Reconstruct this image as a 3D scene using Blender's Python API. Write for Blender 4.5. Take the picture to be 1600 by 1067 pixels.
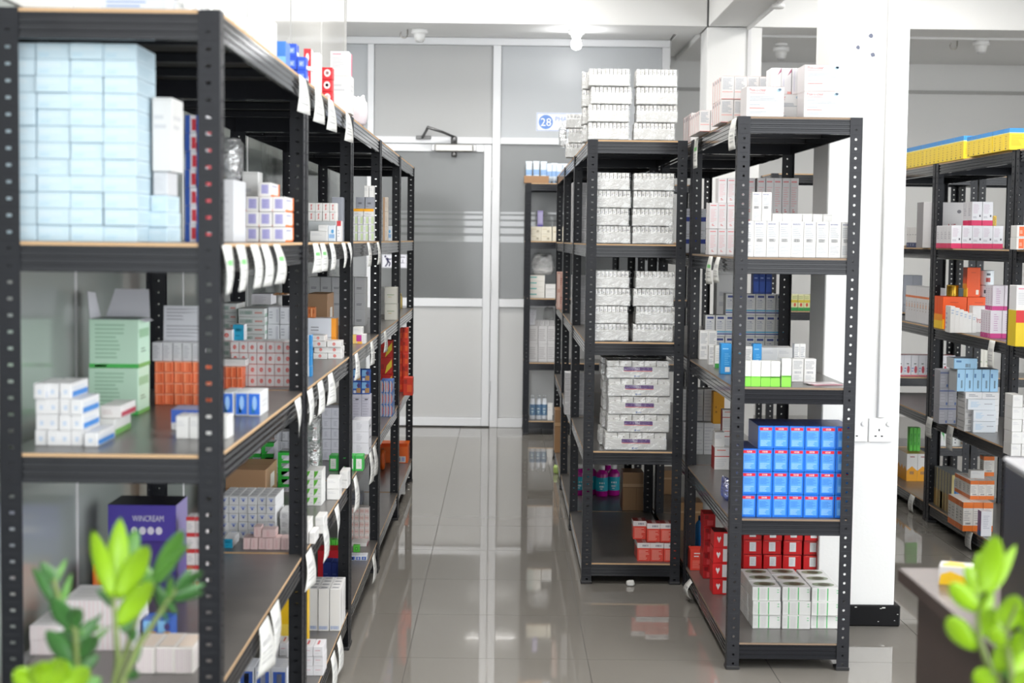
import bpy, math, random
from mathutils import Vector, Matrix, noise
random.seed(11)
scene = bpy.context.scene
for o in list(bpy.data.objects): bpy.data.objects.remove(o)
COL = scene.collection

# ------------------------------------------------------------------ camera, world, exposure
def make_camera():
    f, pitch, yaw, roll, h = 2422.2, -.0657, .0063, .012, 1.3972
    cy, sy, cp, sp = math.cos(yaw), math.sin(yaw), math.cos(pitch), math.sin(pitch)
    fwd = Vector((sy*cp, cy*cp, sp)); right = Vector((cy, -sy, 0)); up = right.cross(fwd)
    r2 = math.cos(roll)*right + math.sin(roll)*up
    u2 = -math.sin(roll)*right + math.cos(roll)*up
    cam = bpy.data.cameras.new('camera'); ob = bpy.data.objects.new('camera', cam); COL.objects.link(ob)
    m = Matrix((r2, u2, -fwd)).transposed().to_4x4(); m.translation = (0, 0, h)
    ob.matrix_world = m
    cam.sensor_width = 36; cam.lens = f*36/1600; cam.clip_start = .05; cam.clip_end = 100
    cam.dof.use_dof = True; cam.dof.focus_distance = 6.3; cam.dof.aperture_fstop = 4.2
    scene.camera = ob
make_camera()
w = bpy.data.worlds.new('world'); scene.world = w; w.use_nodes = True
bg = w.node_tree.nodes['Background']; bg.inputs[0].default_value = (.95, .98, 1, 1); bg.inputs[1].default_value = 3.9  # white daylight enters by an unseen open front, added to brighten the shelves
vs = scene.view_settings
vs.view_transform = 'Standard'; vs.look = 'None'; vs.gamma = 1; vs.use_curve_mapping = False
vs.exposure = .17

# ------------------------------------------------------------------ materials (procedural)
MATS = {}
def lin(hexs):
    hexs = hexs.lstrip('#'); c = [int(hexs[i:i+2], 16)/255 for i in (0, 2, 4)]
    return tuple((x/12.92 if x <= .04045 else ((x+.055)/1.055)**2.4) for x in c) + (1,)
def mat(name, col, rough=.5, metal=0, spec=.5, coat=0, noise_s=0, noise_a=.0, bump=0, bump_s=60, emit=None, estr=0, ior=None):
    if name in MATS: return MATS[name]
    m = bpy.data.materials.new(name); m.use_nodes = True; nt = m.node_tree; b = nt.nodes['Principled BSDF']
    c = lin(col) if isinstance(col, str) else tuple(col)+(1,)
    b.inputs['Base Color'].default_value = c; b.inputs['Roughness'].default_value = rough
    b.inputs['Metallic'].default_value = metal; b.inputs['Specular IOR Level'].default_value = spec
    b.inputs['Coat Weight'].default_value = coat; b.inputs['Coat Roughness'].default_value = .08
    if ior: b.inputs['IOR'].default_value = ior
    if emit:
        b.inputs['Emission Color'].default_value = lin(emit); b.inputs['Emission Strength'].default_value = estr
    if noise_a or bump:
        tc = nt.nodes.new('ShaderNodeTexCoord')
        if noise_a:
            n = nt.nodes.new('ShaderNodeTexNoise'); n.inputs['Scale'].default_value = noise_s; n.inputs['Detail'].default_value = 5
            nt.links.new(tc.outputs['Object'], n.inputs['Vector'])
            r = nt.nodes.new('ShaderNodeMix'); r.data_type = 'RGBA'
            r.inputs[6].default_value = tuple(x*(1-noise_a) for x in c[:3])+(1,)
            r.inputs[7].default_value = tuple(min(1, x*(1+noise_a)) for x in c[:3])+(1,)
            nt.links.new(n.outputs['Fac'], r.inputs[0]); nt.links.new(r.outputs[2], b.inputs['Base Color'])
        if bump:
            n2 = nt.nodes.new('ShaderNodeTexNoise'); n2.inputs['Scale'].default_value = bump_s; n2.inputs['Detail'].default_value = 4
            nt.links.new(tc.outputs['Object'], n2.inputs['Vector'])
            bp = nt.nodes.new('ShaderNodeBump'); bp.inputs['Strength'].default_value = bump; bp.inputs['Distance'].default_value = .01
            nt.links.new(n2.outputs['Fac'], bp.inputs['Height']); nt.links.new(bp.outputs[0], b.inputs['Normal'])
    MATS[name] = m; return m
def ink(hexs):                                   # printed card: flat colour with a light varnish
    c = lin(hexs); k = 1-.20*max(0, min(c[:3])-.35)/.65      # white card is about 0.75 reflective
    return mat('print_'+hexs.lstrip('#'), tuple(x*k for x in c[:3]), .38, spec=.4)
def film_mat(name='clear_film', amount=.065, tint=(1, 1, 1), bs=10, strength=.55):
    if name in MATS: return MATS[name]
    m = bpy.data.materials.new(name); m.use_nodes = True; nt = m.node_tree; nt.nodes.clear()
    out = nt.nodes.new('ShaderNodeOutputMaterial'); mix = nt.nodes.new('ShaderNodeMixShader'); tr = nt.nodes.new('ShaderNodeBsdfTransparent')
    gl = nt.nodes.new('ShaderNodeBsdfGlossy'); gl.inputs['Roughness'].default_value = .12; gl.inputs['Color'].default_value = (1, 1, 1, 1)
    tr.inputs['Color'].default_value = tuple(tint)+(1,)
    tc = nt.nodes.new('ShaderNodeTexCoord'); mp = nt.nodes.new('ShaderNodeMapping'); mp.inputs['Scale'].default_value = (1, 1, 2.2); mp.inputs['Rotation'].default_value = (.3, .5, .4)
    n = nt.nodes.new('ShaderNodeTexNoise'); n.inputs['Scale'].default_value = bs; n.inputs['Detail'].default_value = 3; n.inputs['Distortion'].default_value = 1.2
    bp = nt.nodes.new('ShaderNodeBump'); bp.inputs['Strength'].default_value = strength; bp.inputs['Distance'].default_value = .02
    nt.links.new(tc.outputs['Object'], mp.inputs[0]); nt.links.new(mp.outputs[0], n.inputs['Vector'])
    nt.links.new(n.outputs['Fac'], bp.inputs['Height']); nt.links.new(bp.outputs[0], gl.inputs['Normal'])
    mix.inputs[0].default_value = amount
    nt.links.new(tr.outputs[0], mix.inputs[1]); nt.links.new(gl.outputs[0], mix.inputs[2]); nt.links.new(mix.outputs[0], out.inputs[0])
    MATS[name] = m; return m
STEEL = mat('black_steel', (.015, .016, .020), .36, spec=.24, noise_s=30, noise_a=.15)
RAIL = mat('glossy_black_rail', (.020, .021, .025), .13, spec=.34)
STEEL_C = mat('charcoal_steel', (.026, .027, .032), .38, spec=.26, noise_s=30, noise_a=.15)
BOARD = mat('board_laminate', (.105, .098, .092), .28, spec=.55, noise_s=9, noise_a=.35)
BOARD_EDGE = mat('board_raw_edge', '#c9a67e', .7)
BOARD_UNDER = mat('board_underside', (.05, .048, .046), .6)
WHITE_PAINT = mat('white_wall_paint', (.80, .80, .79), .6, noise_s=3, noise_a=.02, bump=.05, bump_s=90)
ALU = mat('white_aluminium', (.82, .83, .85), .3, spec=.5)
PAPER = mat('paper', '#dfdfdb', .7)
CARDBOARD = mat('cardboard', '#a5805f', .8, noise_s=14, noise_a=.08)
FILM = film_mat()

# ------------------------------------------------------------------ mesh helpers
def mesh(name, verts, faces, mats, mi=None, smooth=False):
    me = bpy.data.meshes.new(name); me.from_pydata(verts, [], faces)
    for m in mats: me.materials.append(m)
    if mi: me.polygons.foreach_set('material_index', mi)
    if smooth: me.polygons.foreach_set('use_smooth', [True]*len(faces))
    me.update(); return me
def add(name, me, parent=None, loc=(0, 0, 0), rot=(0, 0, 0), scale=None):
    o = bpy.data.objects.new(name, me); COL.objects.link(o)
    o.location = loc; o.rotation_euler = rot
    if scale: o.scale = scale
    if parent: o.parent = parent
    return o
def empty(name, loc=(0, 0, 0), rz=0):
    o = bpy.data.objects.new(name, None); COL.objects.link(o); o.location = loc; o.rotation_euler = (0, 0, rz)
    o.empty_display_size = .05; return o
def tag(o, label, cat, group=None):
    o['label'] = label; o['category'] = cat
    if group: o['group'] = group
    return o
def struct(o, label=None, cat=None):
    o['kind'] = 'structure'
    if label: o['label'] = label
    if cat: o['category'] = cat
    return o
class MB:
    """collects shapes for one mesh with several materials"""
    def __init__(s): s.v = []; s.f = []; s.mi = []; s.mats = []
    def m(s, material):
        if material not in s.mats: s.mats.append(material)
        return s.mats.index(material)
    def poly(s, pts, material):
        n = len(s.v); s.v += [tuple(p) for p in pts]; s.f.append(tuple(range(n, n+len(pts)))); s.mi.append(s.m(material))
    def box(s, a, b, material, c=0.0):
        x0, y0, z0 = a; x1, y1, z1 = b; k = s.m(material); n = len(s.v)
        if c <= 0:
            s.v += [(x0,y0,z0),(x1,y0,z0),(x1,y1,z0),(x0,y1,z0),(x0,y0,z1),(x1,y0,z1),(x1,y1,z1),(x0,y1,z1)]
            fs = [(0,3,2,1),(4,5,6,7),(0,1,5,4),(1,2,6,5),(2,3,7,6),(3,0,4,7)]
        else:
            fs = []; idx = {}
            X = (x0, x1); Y = (y0, y1); Z = (z0, z1); sg = (1, -1)
            q = 0
            for i in (0, 1):
                for j in (0, 1):
                    for l in (0, 1):
                        for ax in (0, 1, 2):
                            p = [X[i]+sg[i]*c, Y[j]+sg[j]*c, Z[l]+sg[l]*c]
                            p[ax] = (X[i], Y[j], Z[l])[ax]
                            s.v.append(tuple(p)); idx[i, j, l, ax] = q; q += 1
            I = idx
            fs += [(I[0,0,0,0],I[0,0,1,0],I[0,1,1,0],I[0,1,0,0]), (I[1,0,0,0],I[1,1,0,0],I[1,1,1,0],I[1,0,1,0]),
                   (I[0,0,0,1],I[1,0,0,1],I[1,0,1,1],I[0,0,1,1]), (I[0,1,0,1],I[0,1,1,1],I[1,1,1,1],I[1,1,0,1]),
                   (I[0,0,0,2],I[0,1,0,2],I[1,1,0,2],I[1,0,0,2]), (I[0,0,1,2],I[1,0,1,2],I[1,1,1,2],I[0,1,1,2])]
            for a1, a2, ax in ((0, 1, 2), (0, 2, 1), (1, 2, 0)):
                for p in (0, 1):
                    for r in (0, 1):
                        def key(t, which):
                            kk = [0, 0, 0]; kk[a1] = p; kk[a2] = r; kk[ax] = t; return I[kk[0], kk[1], kk[2], which]
                        fs.append((key(0, a1), key(1, a1), key(1, a2), key(0, a2)))
            for i in (0, 1):
                for j in (0, 1):
                    for l in (0, 1): fs.append((I[i,j,l,0], I[i,j,l,1], I[i,j,l,2]))
        s.f += [tuple(n+t for t in f) for f in fs]; s.mi += [k]*len(fs)
    def lathe(s, prof, material, seg=14, center=(0, 0)):
        k = s.m(material); n = len(s.v); cx, cy = center
        for r, z in prof:
            for i in range(seg):
                a = 2*math.pi*i/seg; s.v.append((cx+r*math.cos(a), cy+r*math.sin(a), z))
        for j in range(len(prof)-1):
            for i in range(seg):
                i2 = (i+1) % seg
                s.f.append((n+j*seg+i, n+j*seg+i2, n+(j+1)*seg+i2, n+(j+1)*seg+i)); s.mi.append(k)
        s.f.append(tuple(n+i for i in reversed(range(seg)))); s.mi.append(k)
        t = n+(len(prof)-1)*seg; s.f.append(tuple(t+i for i in range(seg))); s.mi.append(k)
    def tube(s, pts, rad, material, seg=8):
        k = s.m(material); n = len(s.v); pts = [Vector(p) for p in pts]
        if not isinstance(rad, (list, tuple)): rad = [rad]*len(pts)
        for i, p in enumerate(pts):
            t = (pts[min(i+1, len(pts)-1)]-pts[max(i-1, 0)]).normalized()
            u = t.cross(Vector((0, 0, 1)) if abs(t.z) < .95 else Vector((1, 0, 0))).normalized(); v2 = t.cross(u)
            for j in range(seg):
                a = 2*math.pi*j/seg; s.v.append(tuple(p+rad[i]*(math.cos(a)*u+math.sin(a)*v2)))
        for i in range(len(pts)-1):
            for j in range(seg):
                j2 = (j+1) % seg; s.f.append((n+i*seg+j, n+(i+1)*seg+j, n+(i+1)*seg+j2, n+i*seg+j2)); s.mi.append(k)
        s.f.append(tuple(n+j for j in range(seg))); s.mi.append(k)
        e = n+(len(pts)-1)*seg; s.f.append(tuple(e+j for j in reversed(range(seg)))); s.mi.append(k)
    def me(s, name, smooth=False): return mesh(name, s.v, s.f, s.mats, s.mi, smooth)
def fix_normals(me):
    import bmesh
    bm = bmesh.new(); bm.from_mesh(me); bmesh.ops.recalc_face_normals(bm, faces=bm.faces); bm.to_mesh(me); bm.free(); return me
def part(name, parent, fn, smooth=False):
    b = MB(); fn(b); return add(name, b.me(name, smooth), parent)
def boxobj(name, a, b_, m, parent=None, c=.002):
    b = MB(); b.box(a, b_, m, c); return add(name, b.me(name), parent)
GLYPH = {}
def glyphs(text):
    """flat lettering: 2D outline triangles of the built-in font, height about 1"""
    if text in GLYPH: return GLYPH[text]
    cu = bpy.data.curves.new('t', 'FONT'); cu.body = text; cu.resolution_u = 2; cu.size = 1.38
    o = bpy.data.objects.new('t', cu); COL.objects.link(o)
    dg = bpy.context.evaluated_depsgraph_get(); me = o.evaluated_get(dg).to_mesh()
    vs_ = [(v.co.x, v.co.y) for v in me.vertices]; fs = [tuple(p.vertices) for p in me.polygons]
    bpy.data.objects.remove(o); bpy.data.curves.remove(cu)
    if not vs_: vs_ = [(0, 0)]
    x0 = min(v[0] for v in vs_); x1 = max(v[0] for v in vs_)
    GLYPH[text] = ([(v[0]-x0, v[1]) for v in vs_], fs, max(x1-x0, 1e-3)); return GLYPH[text]
def put_text(b, org, U, V, N, text, x, y, wmax, h, material, flip=1):
    vs_, fs, wd = glyphs(text); k = h
    kx = min(k, wmax/wd); n = len(b.v); mi = b.m(material)
    for (a, c) in vs_: b.v.append(tuple(org+U*(x+a*kx)+V*(y+c*k)+N))
    for f in fs:
        b.f.append(tuple(n+i for i in f)); b.mi.append(mi)

# ------------------------------------------------------------------ lights: ceiling LED panels of the shop
def led_panel(x, y, label, power=60):
    t = tag(empty('ceiling_light_panel', (x, y, 3.24)), label, 'ceiling light', 'LED panels on the shop ceiling')
    boxobj('frame', (-.31, -.31, -.02), (.31, .31, .01), ALU, t)
    boxobj('diffuser', (-.29, -.29, -.026), (.29, .29, -.0205), mat('led_diffuser', '#ffffff', .5, emit='#fffaf2', estr=4), t, c=.001)
    l = bpy.data.lights.new('led', 'AREA'); l.shape = 'SQUARE'; l.size = .56; l.energy = power; l.color = (1, .975, .94)
    lo = bpy.data.objects.new('led_light', l); COL.objects.link(lo); lo.parent = t; lo.location = (0, 0, -.03)
PW = 24
for i, (x, y, nm) in enumerate([(-.1, .4, 'square white LED ceiling panel over the entrance end of aisle'), (-.1, 3.0, 'square white LED ceiling panel above the front of the main aisle'),
        (-.1, 5.4, 'square white LED ceiling panel above the middle of the main aisle'), (-.1, 7.8, 'square white LED ceiling panel over the far half of main aisle'),
        (-.1, 9.9, 'square white LED ceiling panel nearest the glazed partition'), (2.6, .6, 'square white LED ceiling panel behind the brown desk'),
        (2.2, 3.6, 'square white LED ceiling panel right of the brown desk'), (2.0, 6.6, 'square white LED ceiling panel above the right hand aisle'),
        (2.6, 9.6, 'square white LED ceiling panel at the far right of the shop')]):
    led_panel(x, y, nm, PW)

# ------------------------------------------------------------------ room shell
GROUT = mat('tile_grout', (.12, .115, .105), .8)
TILE = mat('porcelain_tile', (.235, .220, .197), .028, spec=.6, noise_s=2.2, noise_a=.05)
floor = struct(boxobj('floor', (-1.6, -2.5, -.12), (4.8, 13.0, -.0035), GROUT, c=0), 'polished beige-grey porcelain tiled floor of the shop', 'floor')
b = MB(); b.box((.0013, .0013, -.010), (.5987, .5987, 0), TILE, 0); tile_me = b.me('tile')
for i in range(-3, 8):
    for k in range(-4, 21):
        x = -.303+.6*i; y = 9.8986-.6*15+.6*k
        if x < -1.59 or x > 4.5 or y > 12.4 or y < 1.0: continue
        if x < -1.2 and y < 9.0: continue
        add('tile', tile_me, floor, (x, y, 0))
struct(boxobj('ceiling', (-1.6, -2.5, 3.25), (4.8, 13.0, 3.4), WHITE_PAINT, c=0))
# left wall: glossy glazed panels with aluminium seams
PANEL = mat('gloss_wall_panel', (.30, .33, .31), .13, spec=.7, coat=.3, noise_s=1.5, noise_a=.05, bump=.012, bump_s=2.2)
PANEL_U = mat('gloss_upper_panel', (.66, .655, .63), .10, spec=.5, noise_s=1.5, noise_a=.03, bump=.02, bump_s=3)
wl = struct(boxobj('wall_left', (-1.1, -2.5, 0), (-.968, 9.35, 3.25), WHITE_PAINT, c=0))
for k in range(-2, 9):
    y0 = max(-.1+1.16*k+.08, -2.4); y1 = min(-.1+1.16*(k+1)+.08, 9.35)
    if y0 >= 9.34 or y1 < 1: continue
    boxobj('panel', (-.967, y0+.006, .02), (-.952, y1-.006, 1.838), PANEL, wl, .002); boxobj('panel', (-.967, y0+.006, 1.842), (-.952, y1-.006, 3.22), PANEL_U, wl, .002)
    boxobj('seam', (-.967, y1-.0055, .02), (-.949, y1+.0055, 3.22), mat('seam_aluminium', (.5, .5, .5), .4), wl, .003)
struct(boxobj('wall_far_left', (-1.7, 9.36, 0), (-1.58, 11.7, 3.25), WHITE_PAINT, c=0))
struct(boxobj('wall_back', (1.22, 12.5, 0), (4.8, 12.65, 3.25), WHITE_PAINT, c=0))
struct(boxobj('shadow_gap_1', (1.36, 12.47, 2.60), (4.8, 12.499, 2.625), mat('shadow_gap_grey', (.45, .45, .44), .7), c=0))  # grey strip gives the shade of a shadow gap by its colour
struct(boxobj('wall_right', (4.7, 7.0, 0), (4.8, 12.5, 3.25), WHITE_PAINT, c=0))  # wall starts late: unseen side opening added to let daylight into the shelves
struct(boxobj('wall_partition_back', (-1.6, 11.72, 0), (1.2, 11.8, 3.25), mat('room_behind', (.42, .43, .43), .7), c=0))
struct(boxobj('wall_return', (1.2005, 11.54, 0), (1.2195, 12.499, 3.249), WHITE_PAINT, c=0))
# ceiling beams
BEAM = WHITE_PAINT
beam = struct(boxobj('beam_1', (-1.6, 10.59, 2.85), (1.36, 11.02, 3.249), BEAM, c=.003), 'white concrete ceiling beam across the end of aisle', 'beam')
struct(boxobj('beam_2', (1.37, -.5, 2.85), (1.655, 10.585, 3.249), BEAM, c=.003), 'white ceiling beam running along the shop to pillar', 'beam')
struct(boxobj('beam_3', (1.66, 10.59, 2.85), (4.7, 10.98, 3.249), BEAM, c=.003), 'white ceiling beam across the right part of shop', 'beam')
struct(boxobj('ceiling_drop', (1.36, 10.99, 2.835), (4.7, 12.499, 3.249), BEAM, c=.003), 'lower white ceiling beyond the right beam', 'ceiling')
struct(boxobj('ceiling_recess', (-1.6, 11.03, 2.87), (1.2, 11.715, 3.249), BEAM, c=.003), 'white ceiling strip above the glazed partition', 'ceiling')
struct(boxobj('ceiling_corner', (1.2205, 11.03, 2.87), (1.355, 12.499, 3.249), BEAM, c=.003), 'white ceiling strip between partition and far pillar', 'ceiling')
# pillars
p = struct(boxobj('pillar_1', (1.165, 5.600, 0), (1.447, 5.87, 3.249), WHITE_PAINT, c=.004), 'white square pillar beside the right rack', 'pillar')
blk = mat('black_gloss_paint', (.008, .008, .009), .3, spec=.15)
b = MB(); b.box((1.145, 5.585, 0), (1.468, 5.888, .078), blk, .005)
sk = struct(add('baseboard_pillar', b.me('baseboard_pillar')), 'chipped black painted skirting around the white pillar', 'skirting')
for i, (x, z, s_) in enumerate([(1.40, .068, .012), (1.392, .066, .007), (1.455, .045, .005), (1.385, .018, .005), (1.445, .022, .004), (1.30, .07, .008)]):
    b = MB(); b.box((x, 5.5838, z), (x+s_, 5.5851, z+s_*.35), PAPER, 0); add('paint_chip', b.me('paint_chip'), sk)
struct(boxobj('pillar_2', (1.365, 10.60, 0), (1.735, 10.95, 2.849), WHITE_PAINT, c=.004), 'white pillar far behind the centre rack', 'pillar')
def wall_thing(o, label, cat, group=None): return tag(o, label, cat, group)
# electrical trunking, sockets and holes on the near pillar
CREAM = mat('white_plastic', (.83, .83, .82), .35)
DARK = mat('dark_hole', (.012, .012, .015), .8)
o = boxobj('cable_trunking', (1.366, 5.5875, .768), (1.392, 5.5995, 3.24), CREAM, c=.002); tag(o, 'white plastic cable trunking running down the white pillar to the sockets', 'trunking')
boxobj('lid', (1.369, 5.5855, .770), (1.389, 5.5873, 3.238), CREAM, o, .0006)
def socket(x0, label):
    t = tag(empty('wall_socket', (x0, 5.5995, .678)), label, 'socket', 'sockets on the white pillar')
    pl = boxobj('plate', (0, -.012, 0), (.0875, 0, .0875), CREAM, t, .003)
    def rocker(b):
        b.lathe([(.0095, 0), (.0095, .0035), (.007, .005)], CREAM, 16)
    b = MB(); rocker(b); add('switch', b.me('switch', True), t, (.072, -.0121, .067), (math.pi/2, 0, 0))
    for (cx, cz, w_, h_) in ((.038, .045, .0045, .0085), (.0255, .0225, .0075, .0045), (.0485, .0225, .0075, .0045)):
        boxobj('pin_hole', (cx-w_/2, -.0126, cz-h_/2), (cx+w_/2, -.0119, cz+h_/2), DARK, pl, 0)
socket(1.334, 'white square wall socket under the trunking, right one on the pillar')
socket(1.243, 'white square wall socket partly behind the rack post, left on the pillar')
for i, (x, z, lab) in enumerate([(1.306, 2.139, 'upper right drilled hole in the white pillar'), (1.261, 2.098, 'left drilled hole in the white pillar'), (1.315, 2.073, 'lower right drilled hole in the white pillar')]):
    b = MB(); pts = []
    for k in range(9):
        a = 2*math.pi*k/9; r = .0085*random.uniform(.75, 1.15); pts.append((r*math.cos(a), 0, r*math.sin(a)))
    b.poly(pts, mat('hole_grey', '#6f7487', .8))
    r2 = []
    for k in range(11):
        a = 2*math.pi*k/11; r = .016*random.uniform(.7, 1.2); r2.append((r*math.cos(a), .0004, r*math.sin(a)))
    b.poly(r2, mat('plaster_patch', '#eceae6', .8))
    tag(add('drilled_hole', b.me('drilled_hole'), None, (x, 5.5985, z)), lab, 'hole', 'drilled holes high on the pillar')
# lamp holders, hooks, lit bulb
def lampholder(x, y, z, label, drop=0):
    t = tag(empty('lamp_holder', (x, y, z)), label, 'lamp holder', 'bulb holders on the ceiling beams')
    b = MB()
    if drop: b.lathe([(.012, 0), (.012, -drop)][::-1], CREAM, 12)
    add('rose', None, t) if False else None
    def f(b):
        b.lathe([(.034, -drop-.078), (.040, -drop-.05), (.044, -drop-.03), (.058, -drop-.028), (.058, -drop-.001)], CREAM, 18)
    part('holder', t, f, True)
    if drop:
        part('stem', t, lambda b: b.lathe([(.022, -drop), (.022, -.02), (.045, -.019), (.045, -.001)], CREAM, 14), True)
    part('socket_ring', t, lambda b: b.lathe([(.024, -drop-.09), (.030, -drop-.0785)], mat('holder_grey', (.6, .6, .6), .4), 16), True)
    return t
lampholder(-.60, 10.92, 2.85, 'white bulb holder on beam beside a hook at the aisle end')
lampholder(3.36, 11.05, 2.835, 'white bulb holder beside a hook on the right hand beam')
lampholder(1.99, 11.3, 2.835, 'white hanging bulb holder above the cartons on the right rack', .03)
def hook(x, y, z, label):
    pts = [(0, 0, 0), (0, 0, -.035)]
    for k in range(9):
        a = math.pi*k/8*1.25; pts.append((-.025+.025*math.cos(a), 0, -.035-.025*math.sin(a)))
    b = MB(); b.tube(pts, .005, mat('bare_steel', (.45, .43, .40), .35, metal=.9), 8)
    tag(add('ceiling_hook', b.me('ceiling_hook', True), None, (x, y, z)), label, 'hook', 'steel hooks in the beams')
hook(-.685, 10.93, 2.85, 'bent steel hook in beam left of the bulb holder')
hook(3.19, 11.05, 2.835, 'bent steel hook in the right hand beam')
def bulb(x, y, z):
    t = tag(empty('ceiling_bulb', (x, y, z)), 'glowing white LED bulb under the beam above the partition', 'bulb')
    part('holder', t, lambda b: b.lathe([(.034, -.05), (.040, -.03), (.055, -.028), (.055, -.001)], CREAM, 18), True)
    part('globe', t, lambda b: b.lathe([(.008, -.135), (.03, -.125), (.036, -.105), (.034, -.085), (.025, -.06), (.024, -.0505)], mat('lit_bulb', '#ffffff', .4, emit='#ffffff', estr=30), 18), True)
    l = bpy.data.lights.new('bulb', 'POINT'); l.energy = 2.5; l.shadow_soft_size = .05
    lo = bpy.data.objects.new('bulb_light', l); COL.objects.link(lo); lo.parent = t; lo.location = (0, -.05, -.16)
bulb(.49, 10.86, 2.85)
# conduit with end box on the long beam
o = tag(empty('beam_conduit', (1.640, 9.6, 2.85)), 'white conduit and round box along the long ceiling beam', 'conduit')
boxobj('conduit', (-.012, -3.0, -.02), (.012, .98, -.0005), CREAM, o, .003)
part('junction_box', o, lambda b: b.lathe([(.03, -.045), (.04, -.035), (.04, -.0205)], CREAM, 16), True)
o.children[-1].location = (0, -.15, 0)
tag(boxobj('pillar_conduit', (1.636, 10.583, .3), (1.660, 10.599, 2.84), mat('grey_plastic', (.66, .66, .67), .4), c=.003), 'light grey conduit down the far white pillar', 'conduit')

# ------------------------------------------------------------------ glazed aluminium partition with door
YQ = 11.50
GL_TL = mat('frosted_glass_light', (.47, .475, .475), .35, spec=.4, noise_s=1.2, noise_a=.04)
GL_D = mat('frosted_glass_grey', (.165, .172, .172), .22, spec=.5, coat=.5, noise_s=1.4, noise_a=.10)
GL_CLEAR = mat('clear_glass_band', (.25, .26, .26), .03, spec=.9, coat=.6)
PANEL_W = mat('white_lower_panel', (.60, .60, .595), .3, spec=.5, coat=.3, noise_s=1.0, noise_a=.03)
part_ = struct(empty('wall_partition', (0, 0, 0)), 'white aluminium and frosted glass partition at the aisle end', 'partition')
def bar(n, x0, x1, z0, z1, y0=YQ-.03, y1=YQ+.03, par=None, c=.004): return boxobj(n, (x0, y0, z0), (x1, y1, z1), ALU, par or part_, c)
def pane(n, x0, x1, z0, z1, m, par=None, y=YQ): return boxobj(n, (x0+.001, y-.004, z0+.001), (x1-.001, y+.004, z1-.001), m, par or part_, 0)
bar('frame_top', -1.6, 1.21, 2.815, 2.868)
for x0, x1 in ((-1.010, -.962), (-.090, -.030), (1.15, 1.21)): bar('mullion', x0, x1, .0, 2.814)
for x0, x1 in ((-1.6, -1.011), (-.961, -.091), (-.029, 1.149)): bar('transom', x0, x1, 2.095, 2.145)
pane('glass_pane', -.961, -.091, 2.146, 2.814, GL_TL); pane('glass_pane', -.029, 1.149, 2.146, 2.814, mat('frosted_glass_blue', (.50, .52, .54), .35)); pane('glass_pane', -1.6, -1.011, 2.146, 2.814, mat('frosted_glass_blue', (.56, .58, .60), .28))
pane('glass_pane', -1.6, -1.011, .06, 2.094, GL_D)
# fixed bay right of the door
bar('rail', -.029, 1.149, .895, .958, YQ-.034, YQ+.03); bar('rail', -.029, 1.149, .0, .07, YQ-.034, YQ+.03)
fixed_pane = pane('glass_pane', -.029, 1.149, .959, 2.094, GL_D); pane('lower_panel', -.029, 1.149, .071, .894, PANEL_W)
def bands(x0, x1, par, y):
    for k, (z0, z1) in enumerate([(1.585, 1.60), (1.545, 1.57), (1.495, 1.53), (1.44, 1.478), (1.375, 1.42)]):
        boxobj('clear_band', (x0, y-.0055, z0), (x1, y-.0045, z1), GL_CLEAR, par, 0)
bands(-.028, 1.148, fixed_pane, YQ)
door = struct(empty('door_1', (0, 0, 0)), 'white aluminium door with grey frosted glass and push closer', 'door')
DY = YQ-.004
for n, x0, x1, z0, z1 in (('stile', -.958, -.905, .008, 2.09), ('stile', -.150, -.093, .008, 2.09), ('rail', -.904, -.151, 2.035, 2.09), ('rail', -.904, -.151, .895, .958), ('rail', -.904, -.151, .008, .072)):
    boxobj(n, (x0, DY-.032, z0), (x1, DY+.012, z1), ALU, door, .004)
door_pane = pane('glass_pane', -.904, -.151, .959, 2.034, GL_D, door, DY-.01); pane('lower_panel', -.904, -.151, .073, .894, PANEL_W, door, DY-.01)
bands(-.903, -.152, door_pane, DY-.01)
for z in (.25, 1.0, 1.75): boxobj('hinge', (-.094, DY-.04, z), (-.086, DY-.033, z+.1), mat('hinge_steel', (.5, .5, .5), .3, metal=.8), door, .001)
# streaks on the door glass
# door closer
CL = mat('closer_steel', (.55, .54, .52), .3, metal=.7)
t = tag(empty('door_closer', (-.37, DY-.033, 2.062)), 'silver hydraulic door closer with folded arm on the door top', 'door closer')
boxobj('body', (-.14, -.05, -.028), (.14, -.001, .028), CL, t, .008)
boxobj('end_cap', (-.165, -.045, -.025), (-.141, -.001, .025), mat('closer_cap', (.75, .75, .76), .35, metal=.4), t, .006)
boxobj('end_cap', (.141, -.045, -.025), (.165, -.001, .025), mat('closer_cap', (.75, .75, .76), .35, metal=.4), t, .006)
DKS = mat('closer_arm_steel', (.16, .16, .16), .35, metal=.8)
part('spindle', t, lambda b: (b.lathe([(.018, -.065), (.022, -.05), (.016, -.0285)], DKS, 12, (.0, -.025)), b.lathe([(.022, .0285), (.024, .075), (.015, .085)], DKS, 12, (.0, -.025))), True)
part('arm', t, lambda b: (b.tube([(0, -.03, .08), (-.09, -.10, .112), (-.185, -.17, .135)], .010, DKS), b.tube([(-.185, -.17, .14), (-.20, -.1, .12), (-.235, -.005, .073)], .010, DKS)), True)
boxobj('bracket', (-.28, -.012, .062), (-.17, -.001, .088), DKS, t, .003)
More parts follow.
